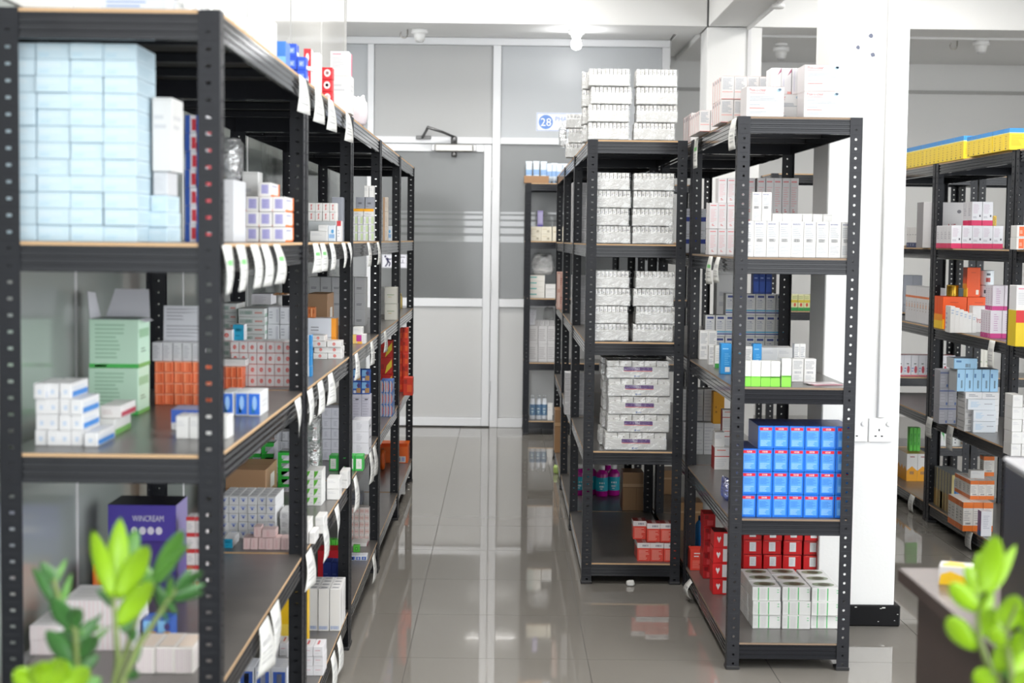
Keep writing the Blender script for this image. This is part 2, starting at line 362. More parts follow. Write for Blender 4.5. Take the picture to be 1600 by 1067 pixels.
# room number sign
b = MB(); N0 = Vector((0, -.0035, 0)); U = Vector((1, 0, 0)); V = Vector((0, 0, 1))
b.box((0, -.003, 0), (.62, 0, .135), mat('sign_white', '#eef3fb', .4), .001)
BL = mat('sign_blue', '#6d95da', .5); BL2 = mat('sign_pale_blue', '#93a6de', .5)
for a in ((.004, .004, .616, .0075), (.004, .1275, .616, .131), (.004, .004, .0075, .131), (.6125, .004, .616, .131)):
    b.poly([(a[0], -.0034, a[1]), (a[2], -.0034, a[1]), (a[2], -.0034, a[3]), (a[0], -.0034, a[3])], BL2)
b.poly([(.07+.052*math.cos(2*math.pi*k/28), -.0034, .067+.052*math.sin(2*math.pi*k/28)) for k in range(28)], BL)
put_text(b, Vector((0, 0, 0)), U, V, Vector((0, -.0040, 0)), '28', .032, .038, .08, .060, mat('sign_letter_white', '#ffffff', .5))
put_text(b, Vector((0, 0, 0)), U, V, Vector((0, -.0040, 0)), 'PHARMACY', .140, .074, .40, .034, BL2)
tag(add('room_sign', b.me('room_sign'), None, (.232, YQ-.0045, 2.196)), 'white and blue room sign reading 28 PHARMACY on the frosted glass', 'sign')
# pull sign on the door
b = MB(); b.box((0, -.002, 0), (.185, 0, .10), mat('sign_paper', '#e9e9f0', .5), 0)
NAVY = mat('sign_navy', '#2b2a55', .5); GY = mat('sign_grey_line', '#8a8a96', .5)
for a in ((.003, .003, .182, .005), (.003, .095, .182, .097), (.003, .003, .005, .097), (.180, .003, .182, .097)):
    b.poly([(a[0], -.0024, a[1]), (a[2], -.0024, a[1]), (a[2], -.0024, a[3]), (a[0], -.0024, a[3])], GY)
put_text(b, Vector((0, 0, 0)), U, V, Vector((0, -.0026, 0)), 'PULL', .088, .036, .08, .030, NAVY)
b.poly([(.125, -.0026, .076), (.172, -.0026, .076), (.172, -.0026, .084), (.125, -.0026, .084)], GY)
def limb(pts, r):
    for (x0, z0), (x1, z1) in zip(pts, pts[1:]):
        d = Vector((x1-x0, z1-z0)); n = Vector((-d.y, d.x)).normalized()*r
        b.poly([(x0+n.x, -.0025, z0+n.y), (x0-n.x, -.0025, z0-n.y), (x1-n.x, -.0025, z1-n.y), (x1+n.x, -.0025, z1+n.y)], NAVY)
b.poly([(.026+.008*math.cos(a*.5), -.0025, .084+.008*math.sin(a*.5)) for a in range(13)], NAVY)
limb([(.034, .074), (.048, .046)], .008); limb([(.038, .070), (.062, .062), (.070, .068)], .004); limb([(.046, .047), (.062, .036), (.054, .012)], .005); limb([(.044, .046), (.040, .028), (.026, .010)], .005)
tag(add('pull_sign', b.me('pull_sign'), None, (-.897, DY-.0158, 1.177)), 'white PULL sign with a leaning figure on the door glass', 'sign')
# ------------------------------------------------------------------ boltless racks
RK = {}
PW_, PT = .040, .0018          # post flange width and thickness
def post_mesh(h, style, steel):
    key = ('post', h, style, steel.name)
    if key in RK: return RK[key]
    b = MB(); pitch = .03
    def flange(swap):
        def P(u, t, z): return (u, t, z) if not swap else (t, u, z)
        def quad(u0, z0, u1, z1, t): b.poly([P(u0, t, z0), P(u1, t, z0), P(u1, t, z1), P(u0, t, z1)], steel)
        hw, hh = (.0048, .0029) if style == 'slot' else (.0040, .0040)
        c = .021
        n = int(h/pitch)
        for t in (0, PT):
            quad(0, 0, c-hw, h, t); quad(c+hw, 0, PW_, h, t)
            z = 0
            for k in range(n):
                zc = (k+.6)*pitch
                quad(c-hw, z, c+hw, zc-hh, t)
                if style == 'round':
                    d = hw*.42
                    for sx in (-1, 1):
                        for sz in (-1, 1):
                            b.poly([P(c+sx*hw, t, zc+sz*hh), P(c+sx*(hw-d*1.4), t, zc+sz*hh), P(c+sx*hw, t, zc+sz*(hh-d*1.4))], steel)
                z = zc+hh
            quad(c-hw, z, c+hw, h, t)
        for k in range(n):
            zc = (k+.6)*pitch; a = (c-hw, c+hw); zz = (zc-hh, zc+hh)
            b.poly([P(a[0], 0, zz[0]), P(a[1], 0, zz[0]), P(a[1], PT, zz[0]), P(a[0], PT, zz[0])], steel)
            b.poly([P(a[0], 0, zz[1]), P(a[1], 0, zz[1]), P(a[1], PT, zz[1]), P(a[0], PT, zz[1])], steel)
            b.poly([P(a[0], 0, zz[0]), P(a[0], PT, zz[0]), P(a[0], PT, zz[1]), P(a[0], 0, zz[1])], steel)
            b.poly([P(a[1], 0, zz[0]), P(a[1], PT, zz[0]), P(a[1], PT, zz[1]), P(a[1], 0, zz[1])], steel)
            # pressed dash between the holes
            zd = zc+pitch*.5
            if zd < h-.01:
                b.poly([P(.006, -.0006, zd-.0012), P(.034, -.0006, zd-.0012), P(.034, -.0002, zd+.0012), P(.006, -.0002, zd+.0012)], steel)
        b.poly([P(PW_, 0, 0), P(PW_, PT, 0), P(PW_, PT, h), P(PW_, 0, h)], steel)
        b.poly([P(0, 0, h), P(PW_, 0, h), P(PW_, PT, h), P(0, PT, h)], steel)
    flange(False); flange(True)
    RK[key] = b.me('post'); return RK[key]
def rail_mesh(L, steel, hgt=.050):
    key = ('rail', round(L, 3), steel.name)
    if key in RK: return RK[key]
    b = MB(); k = b.m(steel)
    prof = [(.010, 0), (.0005, 0), (0, .002), (0, .009), (.0022, .0105), (.0022, .0145), (0, .016), (0, .0225), (.0022, .024), (.0022, .028), (0, .0295), (0, .036), (.0022, .0375), (.0022, .0415), (0, .043), (0, .0495), (.0005, .050), (.010, .050)]
    n = len(prof)
    for x in (0, L):
        for y, z in prof: b.v.append((x, y, z))
    for i in range(n-1): b.f.append((i, n+i, n+i+1, i+1)); b.mi.append(k)
    # inner face
    q = len(b.v); b.v += [(0, .0105, 0), (L, .0105, 0), (L, .0105, .05), (0, .0105, .05)]; b.f.append((q+3, q+2, q+1, q)); b.mi.append(k)
    RK[key] = b.me('rail'); return RK[key]
def bx_mesh(key, fn, name):
    if key in RK: return RK[key]
    b = MB(); fn(b); RK[key] = b.me(name); return RK[key]
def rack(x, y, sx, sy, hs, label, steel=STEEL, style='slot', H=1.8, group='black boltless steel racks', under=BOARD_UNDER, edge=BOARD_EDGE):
    t = tag(empty('shelf_rack', (x, y, 0)), label, 'shelf rack', group)
    pm = post_mesh(H-.002, style, steel)
    cap = bx_mesh(('foot', steel.name), lambda b: b.box((-.003, -.003, 0), (.043, .043, .012), mat('foot_plastic', (.02, .02, .022), .5), .002), 'foot_cap')
    for (px, py, r) in ((0, 0, 0), (sx, 0, 1), (sx, sy, 2), (0, sy, 3)):
        o = add('post', pm, t, (px, py, .002), (0, 0, r*math.pi/2))
        add('foot_cap', cap, o, (0, 0, -.002))
    i = .0022
    rx = rail_mesh(sx-2*i-.001, RAIL); ry = rail_mesh(sy-2*i-.001, RAIL)
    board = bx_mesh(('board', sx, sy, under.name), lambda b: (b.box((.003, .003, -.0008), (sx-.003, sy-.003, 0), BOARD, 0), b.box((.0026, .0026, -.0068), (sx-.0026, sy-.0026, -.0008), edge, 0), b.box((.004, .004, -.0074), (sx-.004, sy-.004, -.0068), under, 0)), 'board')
    long_x = sx > sy
    cb = bx_mesh(('bar', sx, sy, steel.name), (lambda b: b.box((-.014, .012, -.028), (.014, sy-.012, -.0076), steel, .003)) if long_x else (lambda b: b.box((.012, -.014, -.028), (sx-.012, .014, -.0076), steel, .003)), 'support_bar')
    for z in hs:
        zr = z-.0545
        e = .0008 
        add('rail', rx, t, (i, i+e, zr)); add('rail', rx, t, (sx-i, sy-i-e, zr), (0, 0, math.pi))
        add('rail', ry, t, (sx-i-e, i, zr), (0, 0, math.pi/2)); add('rail', ry, t, (i+e, sy-i, zr), (0, 0, -math.pi/2))
        bo = add('board', board, t, (0, 0, z))
        for k in (.25, .5, .75):
            add('support_bar', cb, bo, (sx*k, 0, 0) if long_x else (0, sy*k, 0))
    return t
ZA = [1.8, 1.384, 1.0, .572, .132]; ZB = [1.8, 1.385, .99, .546, .087]; ZC = [1.8, 1.35, .93, .50, .09]
ZD = [1.8, 1.38, .985, .535, .095]; ZE = [1.8, 1.388, .98, .52, .10]; ZG = [1.8, 1.39, 1.0, .62, .21]
order = ['nearest', 'second', 'third', 'fourth', 'farthest']
for k in range(5): rack(-.91, 2.80+1.22*k, .4, 1.2, ZA, 'black steel rack along the glossy left wall, %s of its row' % order[k])
for k in range(3): rack(.334, 6.24+1.21*k, .4, 1.2, ZB, ['black steel rack holding film-wrapped white bundles in the middle of shop', 'black steel rack directly behind the bundle rack in middle row', 'black steel rack at far end of the middle row'][k])
for k in range(3): rack(.747, 4.993+1.21*k, .4, 1.2, ZC, ['charcoal steel rack beside the white pillar with blue cartons', 'charcoal steel rack behind the one beside the white pillar', 'charcoal steel rack third back in the pillar row'][k], STEEL_C, 'round', under=mat('board_raw_under', (.17, .16, .15), .6), edge=mat('board_dark_edge', '#8f7a66', .7))
for k in range(3): rack(2.155, 5.35+1.215*k, .4, 1.2, ZD, ['black steel rack at the right edge partly behind the black computer', 'black steel rack in right aisle with orange cartons on it', 'black steel rack in right aisle half hidden by the pillar'][k], STEEL, 'round')
rack(.155, 11.06, 1.2, .4, ZE, 'black steel rack standing against the frosted glass partition')
for k in range(2): rack(1.557+1.21*k, 9.05, 1.2, .4, ZG, ['black steel rack set crosswise far behind the white pillar', 'black steel rack set crosswise far behind the right aisle'][k], STEEL, 'round')

# ------------------------------------------------------------------ cartons
PROD = {}
def prod(key, base, *prints, name=None): PROD[key] = (base, prints, name or KIND.get(key, 'medicine_carton'))
CM = {}
def carton_mesh(key, w, d, h):
    k = (key, round(w, 4), round(d, 4), round(h, 4))
    if k in CM: return CM[k]
    base, prints, name = PROD[key]
    b = MB(); b.box((-w/2, -d/2, 0), (w/2, d/2, h), ink(base), min(.0010, .04*min(w, d, h)))
    rnd = random.Random(hash(key) % 1000 if False else sum(map(ord, key)))
    for pr in prints:
        f, u0, v0, u1, v1, kind = pr[:6]
        e = .00035
        for ff in f:
            fr = {'F': (Vector((-w/2, -d/2-e, 0)), Vector((1, 0, 0)), Vector((0, 0, 1)), w, h), 'R': (Vector((w/2+e, -d/2, 0)), Vector((0, 1, 0)), Vector((0, 0, 1)), d, h),
                  'L': (Vector((-w/2-e, d/2, 0)), Vector((0, -1, 0)), Vector((0, 0, 1)), d, h), 'B': (Vector((w/2, d/2+e, 0)), Vector((-1, 0, 0)), Vector((0, 0, 1)), w, h),
                  'T': (Vector((-w/2, -d/2, h+e)), Vector((1, 0, 0)), Vector((0, 1, 0)), w, d)}[ff]
            O, U, V, A, B_ = fr; N = U.cross(V)*.00012
            lay = kind in 'ntbo'
            OO = O+(N if lay else Vector((0, 0, 0)))
            def rect(a0, c0, a1, c1, m): b.poly([OO+U*A*a0+V*B_*c0, OO+U*A*a1+V*B_*c0, OO+U*A*a1+V*B_*c1, OO+U*A*a0+V*B_*c1], m)
            if kind == 'r': rect(u0, v0, u1, v1, ink(pr[6]))
            elif kind == 'n':
                n = pr[6]; m = ink(pr[7]); st = (v1-v0)/n
                for i in range(n):
                    c0 = v0+st*(i+.25); rect(u0, c0, u0+(u1-u0)*rnd.uniform(.55, 1), c0+st*.42, m)
            elif kind == 'b':
                m = ink(pr[7]); n = pr[6]; st = (u1-u0)/n
                for i in range(n): rect(u0+st*i, v0, u0+st*(i+rnd.uniform(.35, .7)), v1, m)
            elif kind == 'o':
                m = ink(pr[6]); cu, cv, ru, rv = (u0+u1)/2*A, (v0+v1)/2*B_, (u1-u0)/2*A, (v1-v0)/2*B_
                b.poly([OO+U*(cu+ru*math.cos(2*math.pi*i/16))+V*(cv+rv*math.sin(2*math.pi*i/16)) for i in range(16)], m)
            elif kind == 't':
                put_text(b, OO, U, V, N, pr[6], u0*A, v0*B_, (u1-u0)*A, (v1-v0)*B_, ink(pr[7]))
            elif kind == 'p':
                b.poly([OO+U*A*a0+V*B_*c0 for a0, c0 in pr[7]], ink(pr[6]))
    CM[k] = b.me(name); return CM[k]
ORD = ['first', 'second', 'third', 'fourth', 'fifth', 'sixth', 'seventh', 'eighth', 'ninth', 'tenth', 'eleventh', 'twelfth', 'thirteenth', 'fourteenth', 'fifteenth', 'sixteenth', 'seventeenth', 'eighteenth', 'nineteenth', 'twentieth']
def where(i, j, k, nx, ny, nz):
    s = []
    if nx > 1: s.append('leftmost' if i == 0 else 'rightmost' if i == nx-1 else ORD[i]+' from left')
    if nz > 1: s.append('bottom row' if k == 0 else 'top row' if k == nz-1 else ORD[k]+' row up')
    if ny > 1: s.append('front' if j == 0 else 'rear' if j == ny-1 else ORD[j]+' from front')
    return ', '.join(s)
JR = random.Random(5)
def K(key, x, y, z, w, d, h, nx, ny, nz, desc, skip=(), jit=1.0, rz=0, gap=.0012, cat=None):
    """stack of like cartons: x left edge, y front face, z base; each carton is its own thing"""
    base, prints, name = PROD[key]
    me = carton_mesh(key, w-gap, d-gap, h-.0006)
    multi = nx*ny*nz > 1
    C = Matrix.Rotation(rz, 3, 'Z')
    for k in range(nz):
        for j in range(ny):
            for i in range(nx):
                if (i, j, k) in skip or (i, k) in skip: continue
                if ny > 1 and 0 < j and 0 < i < nx-1 and k < nz-1 and (i, k+1) not in skip: continue
                lx = (i+.5)*w; ly = (j+.5)*d
                p = C @ Vector((lx, ly, 0))
                o = add(name, me, None, (x+p.x+JR.uniform(-.0006, .0006)*jit, y+p.y+JR.uniform(-.0025, .0025)*jit*min(1, d/.06), z+k*h+.0004), (0, 0, rz+JR.uniform(-.010, .010)*jit*min(1, .02/max(w, .01))))
                wh = where(i, j, k, nx, ny, nz)
                lab = desc+(', '+wh if wh else '')
                tag(o, lab, cat or ('carton' if name.endswith('carton') else name.replace('_', ' ')), desc+' stack' if multi else None)
    return z+nz*h
# shrink-wrapped bundles: paper sleeve, row of carton ends, clear wrap
BM = {}
def bundle(x, y, z, w, d, h, desc, kind='plain', rz=0, n=10):
    t = tag(empty('wrapped_bundle', (x+w/2, y+d/2, z+.0005), rz), desc, 'bundle', 'film-wrapped bundles of small white cartons')
    key = (kind, round(w, 3), round(d, 3), round(h, 3), n)
    if key not in BM:
        sl = MB(); hs = h*.66
        sl.box((-w/2+.002, -d/2+.002, .0015), (w/2-.002, d/2-.002, hs), ink('#dddddb'), .003)
        N = Vector((0, -.0004, 0)); O = Vector((-w/2+.002, -d/2+.002-.0003, .0015)); U = Vector((1, 0, 0)); V = Vector((0, 0, 1))
        if kind == 'purple':
            W = w-.004
            def r(u0, v0, u1, v1, m): sl.poly([O+U*W*u0+V*hs*v0, O+U*W*u1+V*hs*v0, O+U*W*u1+V*hs*v1, O+U*W*u0+V*hs*v1], m)
            r(.27, .62, .73, .93, ink('#5b3a78')); r(.27, .56, .73, .62, ink('#d8766c'))
            put_text(sl, O, U, V, N, 'ABZ', W*.45, hs*.70, W*.1, hs*.16, ink('#e6dff0'))
            for i in range(3): r(.27, .44-.08*i, .27+.11-.02*i, .47-.08*i, ink('#c8c8c8')); r(.6, .40-.08*i, .6+.1, .43-.08*i, ink('#c8c8c8'))
            r(.44, .08, .465, .24, ink('#5a6fa0')); r(.475, .11, .53, .2, ink('#9aa7c0'))
        ct = MB(); cw = (w-.006)/n
        ct.box((-cw/2+.0012, -d/2+.010, hs+.0005), (cw/2-.0012, d/2-.010, h-.0015), ink('#f1f0ec'), .0006)
        if kind == 'purple':
            ct.box((-cw/2+.0005+cw*.05, -d/2+.0097, hs+.003), (-cw/2+cw*.16, -d/2+.010, h-.005), ink('#dcdcd8'), 0)
            ct.box((-.003, -d/2+.0097, hs+.004), (.003, -d/2+.010, hs+.010), ink('#b9b4b0'), 0)
        else:
            ct.box((-cw*.28, -d/2+.0097, hs+.004), (cw*.12, -d/2+.010, hs+.004+(h-hs)*.35), ink('#b5b5b8'), 0)
        fl = MB(); a, c = w/2+.0008, d/2+.0008; nx_, nz_ = 12, 6
        rnd = random.Random(3)
        def P(u, v, t): return (u, v, t)
        def sheet(f, na, nb):
            q = len(fl.v)
            for i in range(na+1):
                for j in range(nb+1): fl.v.append(f(i/na, j/nb))
            for i in range(na):
                for j in range(nb): fl.f.append((q+i*(nb+1)+j, q+(i+1)*(nb+1)+j, q+(i+1)*(nb+1)+j+1, q+i*(nb+1)+j+1)); fl.mi.append(fl.m(FILM))
        wob = lambda s: .0009*noise.noise(Vector((s*37.1, s*11.3, w*90)))
        sheet(lambda u, v: (-a+2*a*u, -c-abs(.0022*noise.noise(Vector((u*9, v*5, 1)))), .0005+(h+.0005)*v), 14, 6)
        sheet(lambda u, v: (a+abs(.0022*noise.noise(Vector((u*6, v*5, 4)))), -c+2*c*u, .0005+(h+.0005)*v), 8, 6)
        sheet(lambda u, v: (-a-abs(.0022*noise.noise(Vector((u*6, v*5, 7)))), c-2*c*u, .0005+(h+.0005)*v), 8, 6)
        sheet(lambda u, v: (-a+2*a*u, -c+2*c*v, h+.0004-abs(.0008*noise.noise(Vector((u*9, v*5, 11))))), 12, 6)
        BM[key] = (sl.me('sleeve'), ct.me('carton'), fl.me('film_wrap', True), cw)
    s_, c_, f_, cw = BM[key]
    add('sleeve', s_, t)
    for i in range(n): add('carton', c_, t, (-w/2+.003+cw*(i+.5), JR.uniform(-.0008, .0008), 0))
    if kind == 'purple2':
        pass
    add('film_wrap', f_, t)
    return t
# bottles, tubes, tins
def bottle(x, y, z, r, h, desc, body, cap, label=None, group=None, kind='bottle', shoulder=.72, cap_r=.5, name='medicine_bottle', cat='bottle'):
    t = tag(empty(name, (x, y, z+.0003)), desc, cat, group)
    key = ('bot', round(r, 4), round(h, 4), body.name, cap.name, label and label.name, shoulder, cap_r)
    if key not in RK:
        b = MB(); b.lathe([(r*.92, 0), (r, .004), (r, h*shoulder), (r*.86, h*(shoulder+.06)), (r*cap_r*.9, h*.86), (r*cap_r*.85, h*.88)], body, 18)
        c = MB(); c.lathe([(r*cap_r, h*.865), (r*cap_r, h*.985), (r*cap_r*.9, h)], cap, 16)
        l = None
        if label:
            l = MB(); k = l.m(label); n = 18
            for zz in (h*.18, h*.62):
                for i in range(n): a = 2*math.pi*i/n; l.v.append(((r+.0006)*math.cos(a), (r+.0006)*math.sin(a), zz))
            for i in range(n): l.f.append((i, (i+1) % n, n+(i+1) % n, n+i)); l.mi.append(k)
            n0 = len(l.v)
            for i, (a0, a1, z0, z1, colr) in enumerate([(-2.0, -1.3, .3, .36, '#cfe7ee'), (-2.05, -1.2, .42, .47, '#e8f3f6'), (-1.9, -1.5, .24, .27, '#cfe7ee')]):
                pts = [((r+.0009)*math.cos(a), (r+.0009)*math.sin(a), h*zz) for a, zz in ((a0, z0), ((a0+a1)/2, z0), (a1, z0), (a1, z1), ((a0+a1)/2, z1), (a0, z1))]
                l.poly(pts, ink(colr))
            l = l.me('label', False)
        RK[key] = (b.me('body', True), c.me('cap', True), l)
    bm_, cm_, lm = RK[key]
    add('body', bm_, t); add('cap', cm_, t)
    if lm: add('label', lm, t)
    return t
def tube_pack(x, y, z, w, h, desc):
    key = ('tube', round(w, 3), round(h, 3))
    if key not in RK:
        b = MB(); m1 = ink('#dfeaf6'); m2 = ink('#8fb2de'); cap = ink('#a9c3e2'); n = 16; prev = None
        lv = [(0, .55, .5), (.10, .55, .5), (.11, 1, .62), (.35, 1, .55), (.6, 1, .38), (.9, 1, .12), (.92, 1.06, .05), (1, 1.06, .05)]
        q = len(b.v)
        for zz, a, c in lv:
            for i in range(n): th = 2*math.pi*i/n; b.v.append((w/2*a*math.cos(th), w/2*c*math.sin(th), h*zz))
        for j in range(len(lv)-1):
            for i in range(n):
                b.f.append((q+j*n+i, q+j*n+(i+1) % n, q+(j+1)*n+(i+1) % n, q+(j+1)*n+i)); b.mi.append(b.m(cap if j < 1 else (m2 if j in (3,) else m1)))
        b.f.append(tuple(q+(len(lv)-1)*n+i for i in range(n))); b.mi.append(b.m(m1))
        RK[key] = b.me('cream_tube', True)
    return tag(add('cream_tube', RK[key], None, (x, y, z)), desc, 'tube', 'pale blue tubes on the far rack')
def tin(x, y, z, r, h, desc, side, lid, printc=None):
    t = tag(empty('tin_can', (x, y, z+.0003)), desc, 'tin', 'tins on the right aisle rack')
    part('body', t, lambda b: b.lathe([(r, 0), (r*1.02, .002), (r, .004), (r, h-.006), (r*1.02, h-.004), (r*1.02, h-.002)], side, 20), True)
    part('lid', t, lambda b: b.lathe([(r*.98, h-.002), (r*.96, h)], lid, 20), True)
    if printc:
        def f(b):
            for a0, a1, z0, z1, m in printc:
                b.poly([((r+.0006)*math.cos(a), (r+.0006)*math.sin(a), h*zz) for a, zz in ((a0, z0), ((a0+a1)/2, z0), (a1, z0), (a1, z1), ((a0+a1)/2, z1), (a0, z1))], m)
        part('print', t, f)
# crumpled clear bags and film packs
def film_bag(x, y, z, w, d, h, desc, m=None, name='plastic_bag', cat='bag', seed=0, inner=None):
    m = m or film_mat('bag_film', .45, (.93, .94, .95), 30, 1.0)
    b = MB(); n1, n2 = 18, 12; q = 0; k = b.m(m)
    for j in range(n2+1):
        v = j/n2; ph = math.pi*v
        for i in range(n1):
            th = 2*math.pi*i/n1
            c, s_ = math.cos(th), math.sin(th)
            ex = .55
            px = math.copysign(abs(c)**ex, c)*math.sin(ph)**.45; py = math.copysign(abs(s_)**ex, s_)*math.sin(ph)**.45
            pz = .5-.5*math.copysign(abs(math.cos(ph))**.6, math.cos(ph))
            k2 = 1+.16*noise.noise(Vector((px*2.3+seed, py*2.3, pz*3.1)))+.07*noise.noise(Vector((px*6+seed, py*6, pz*8)))
            b.v.append((px*w/2*min(k2, 1.06), py*d/2*min(k2, 1.06), max(0, pz*h*(k2 if pz > .6 else 1))))
    for j in range(n2):
        for i in range(n1): b.f.append((j*n1+i, j*n1+(i+1) % n1, (j+1)*n1+(i+1) % n1, (j+1)*n1+i)); b.mi.append(k)
    o = tag(add(name, b.me(name, True), None, (x+w/2, y+d/2, z+.0005)), desc, cat)
    return o
# paper price tags clipped on the shelf edge
def price_tag(x, y, z, w, l, desc, face='R', curl=.02, twist=0.0, green=False):
    """strip fixed on the board edge at z, hanging down l, width w; face R looks along +X, L along -X"""
    twist *= .45
    b = MB(); n = 8; g = 1 if face == 'R' else -1
    for i in range(n+1):
        s = i/n; out = .35*curl*math.sin(s*math.pi*.9)+.002*s
        for c in (-.5, .5):
            ww = w*(1+.05*s)
            yy = c*ww*math.cos(twist*s)+.25*curl*s*s*(1 if twist >= 0 else -1)
            b.v.append((g*(.0025+out+c*ww*math.sin(twist*s)), yy, -l*s))
    k = b.m(PAPER)
    for i in range(n): b.f.append((2*i, 2*i+1, 2*i+3, 2*i+2)); b.mi.append(k)
    me = b.me('price_tag', True)
    o = add('price_tag', me, None, (x, y, z)); so = o.modifiers.new('thick', 'SOLIDIFY'); so.thickness = .0004
    def band(b2):
        rows = [(.30, .42, ink('#7cc47a') if green else ink('#c9c9c9')), (.52, .56, ink('#b8b8b8')), (.62, .65, ink('#c4c4c4')), (.72, .76, ink('#b8b8b8'))]
        for s0, s1, m in rows:
            pts = []
            for s, c in ((s0, -.35), (s0, .3), (s1, .3), (s1, -.35)):
                out = .35*curl*math.sin(s*math.pi*.9)+.002*s; ww = w*(1+.05*s)
                yy = c*ww*math.cos(twist*s)+.25*curl*s*s*(1 if twist >= 0 else -1)
                pts.append((g*(.0034+out+c*ww*math.sin(twist*s)), yy, -l*s))
            b2.poly(pts, m)
    part('print', o, band)
    return tag(o, desc, 'price tag', 'paper price tags on the shelf edges')
# ------------------------------------------------------------------ product prints (face, u0, v0, u1, v1, kind, ...)
KIND = {'plainwhite': 'white_carton', 'greywhite': 'white_carton', 'whiteblue': 'blue_white_carton', 'whiteblueflap': 'blue_white_carton', 'bluewhite': 'blue_white_carton', 'bluewhite2': 'blue_white_carton', 'bluelogo': 'blue_white_carton', 'white_blueedge': 'blue_white_carton', 'whitebluetext': 'blue_white_carton', 'bluehead': 'blue_white_carton', 'navyband': 'blue_white_carton', 'ltblue': 'light_blue_carton', 'skyblue': 'light_blue_carton', 'royal': 'blue_carton', 'navybox': 'blue_carton', 'navyfoil': 'blue_carton', 'azure': 'blue_carton', 'blueblock': 'blue_carton', 'bluetooth': 'blue_carton', 'bluecap': 'blue_carton', 'bluepaste': 'blue_carton', 'bluegreen': 'blue_carton', 'picturepack': 'blue_carton', 'bluegold': 'blue_carton', 'redO': 'red_carton', 'redO2': 'red_carton', 'redlabel': 'red_carton', 'redheart': 'red_carton', 'redfilm': 'red_carton', 'redwhitelab': 'red_carton', 'redband': 'red_carton', 'redorange': 'red_carton', 'redyellow': 'red_carton', 'redbluemix': 'red_carton', 'redyel2': 'red_carton', 'redG': 'red_white_carton', 'redstamp': 'red_white_carton', 'redfig': 'red_white_carton', 'redwhite': 'red_white_carton', 'redside': 'red_white_carton', 'redside2': 'red_white_carton', 'rededge': 'red_white_carton', 'reddash': 'red_white_carton', 'redtextgrey': 'red_white_carton', 'redscript': 'red_white_carton', 'pinktext': 'red_white_carton', 'fluxo': 'red_white_carton', 'mint': 'green_carton', 'greenside': 'green_carton', 'greenwhite2': 'green_carton', 'greenflap': 'green_carton', 'leaf': 'green_carton', 'greenframe': 'green_carton', 'limebox': 'green_carton', 'limefoot': 'green_carton', 'greenfoot': 'green_carton', 'greenline': 'green_carton', 'losec': 'green_carton', 'panad': 'green_carton', 'orangesm': 'orange_carton', 'orangebox': 'orange_carton', 'lavorange': 'orange_carton', 'whiteorange': 'orange_carton', 'orangegrad': 'orange_carton', 'orangewhite': 'orange_carton', 'orangestripe': 'orange_carton', 'orangeband': 'orange_carton', 'copper': 'orange_carton', 'yellowlid': 'yellow_carton', 'yellowtall': 'yellow_carton', 'yellowblue': 'yellow_carton', 'yellowsm': 'yellow_carton', 'amber': 'yellow_carton', 'goldwave': 'yellow_carton', 'whiteyellow': 'yellow_carton', 'yellowsplash': 'yellow_carton', 'pink': 'pink_carton', 'palepink2': 'pink_carton', 'pinkpack': 'pink_carton', 'pinkfoot': 'pink_carton', 'magfoot': 'pink_carton', 'pinktop': 'pink_carton', 'peachstripe': 'pink_carton', 'stripedwhite': 'pink_carton', 'purple': 'purple_carton', 'purplet': 'purple_carton', 'violetslim': 'purple_carton', 'whitepurple': 'purple_carton', 'lavtall': 'purple_carton', 'greytext': 'grey_carton', 'greybox': 'grey_carton', 'laver': 'grey_carton', 'silverwhite': 'grey_carton', 'bluegreybox': 'grey_carton', 'greypack': 'grey_carton', 'whitegrid': 'grey_carton', 'greyNE': 'grey_carton', 'clearbox': 'grey_carton', 'greyblue': 'grey_carton', 'whitelong': 'grey_carton', 'tallwhite': 'printed_carton', 'whitebar': 'printed_carton', 'whitebar2': 'printed_carton', 'barcode': 'printed_carton', 'dashlabel': 'printed_carton', 'slimwhite': 'printed_carton', 'navyfoot': 'printed_carton', 'bigwhite': 'pale_carton', 'cream': 'pale_carton', 'creambox': 'pale_carton', 'whiteteal': 'pale_carton', 'tealcap': 'pale_carton', 'tanwhite': 'pale_carton'}
G1, G2, G3 = '#9a9aa0', '#bdbdc2', '#d6d6d8'
prod('plainwhite', '#f3f2f0', ('FR', .1, .55, .8, .8, 'n', 2, G3), ('F', .04, .965, .96, .98, 'r', '#d8d7d4'))
prod('whiteblue', '#eef2f8', ('F', 0, 0, 1, .3, 'r', '#6f8fc8'), ('F', .1, .45, .8, .8, 'n', 3, '#8fa6cf'))
prod('bluegreen', '#3f78c4', ('F', .0, .15, .6, .6, 'r', '#a9cf3c'), ('F', .5, .1, 1, .5, 'r', '#7db4e6'), ('F', .15, .68, .8, .85, 'n', 1, '#1f4c98'))
prod('royal', '#2f55c8', ('F', .2, .25, .8, .7, 'r', '#6f8de0'), ('F', .3, .35, .7, .6, 'n', 3, '#dbe4ff'), ('R', .1, .1, .9, .4, 'r', '#dfe6fa'))
prod('redO', '#f0eeee', ('F', 0, .2, 1, 1, 'r', '#d8343c'), ('F', .25, .4, .75, .8, 'o', '#f5e6e6'))
prod('redO2', '#d22a33', ('F', .2, .2, .85, .85, 'o', '#f4e3e3'), ('F', .38, .4, .66, .66, 'o', '#d22a33'))
prod('pinktext', '#f4f2f3', ('F', .12, .84, .7, .93, 'n', 1, '#e58a9c'), ('F', .12, .3, .75, .75, 'n', 7, G3), ('R', .7, 0, 1, 1, 'r', '#e2527c'))
prod('ltblue', '#cfe4ef', ('F', .06, .55, .9, .85, 'n', 2, '#e4f1f7'), ('F', .08, .15, .45, .4, 'n', 2, '#b3d3e4'), ('R', .1, .2, .9, .8, 'n', 3, '#b4cfdc'), ('F', 0, .0, 1, .03, 'r', '#a9c6d4'))
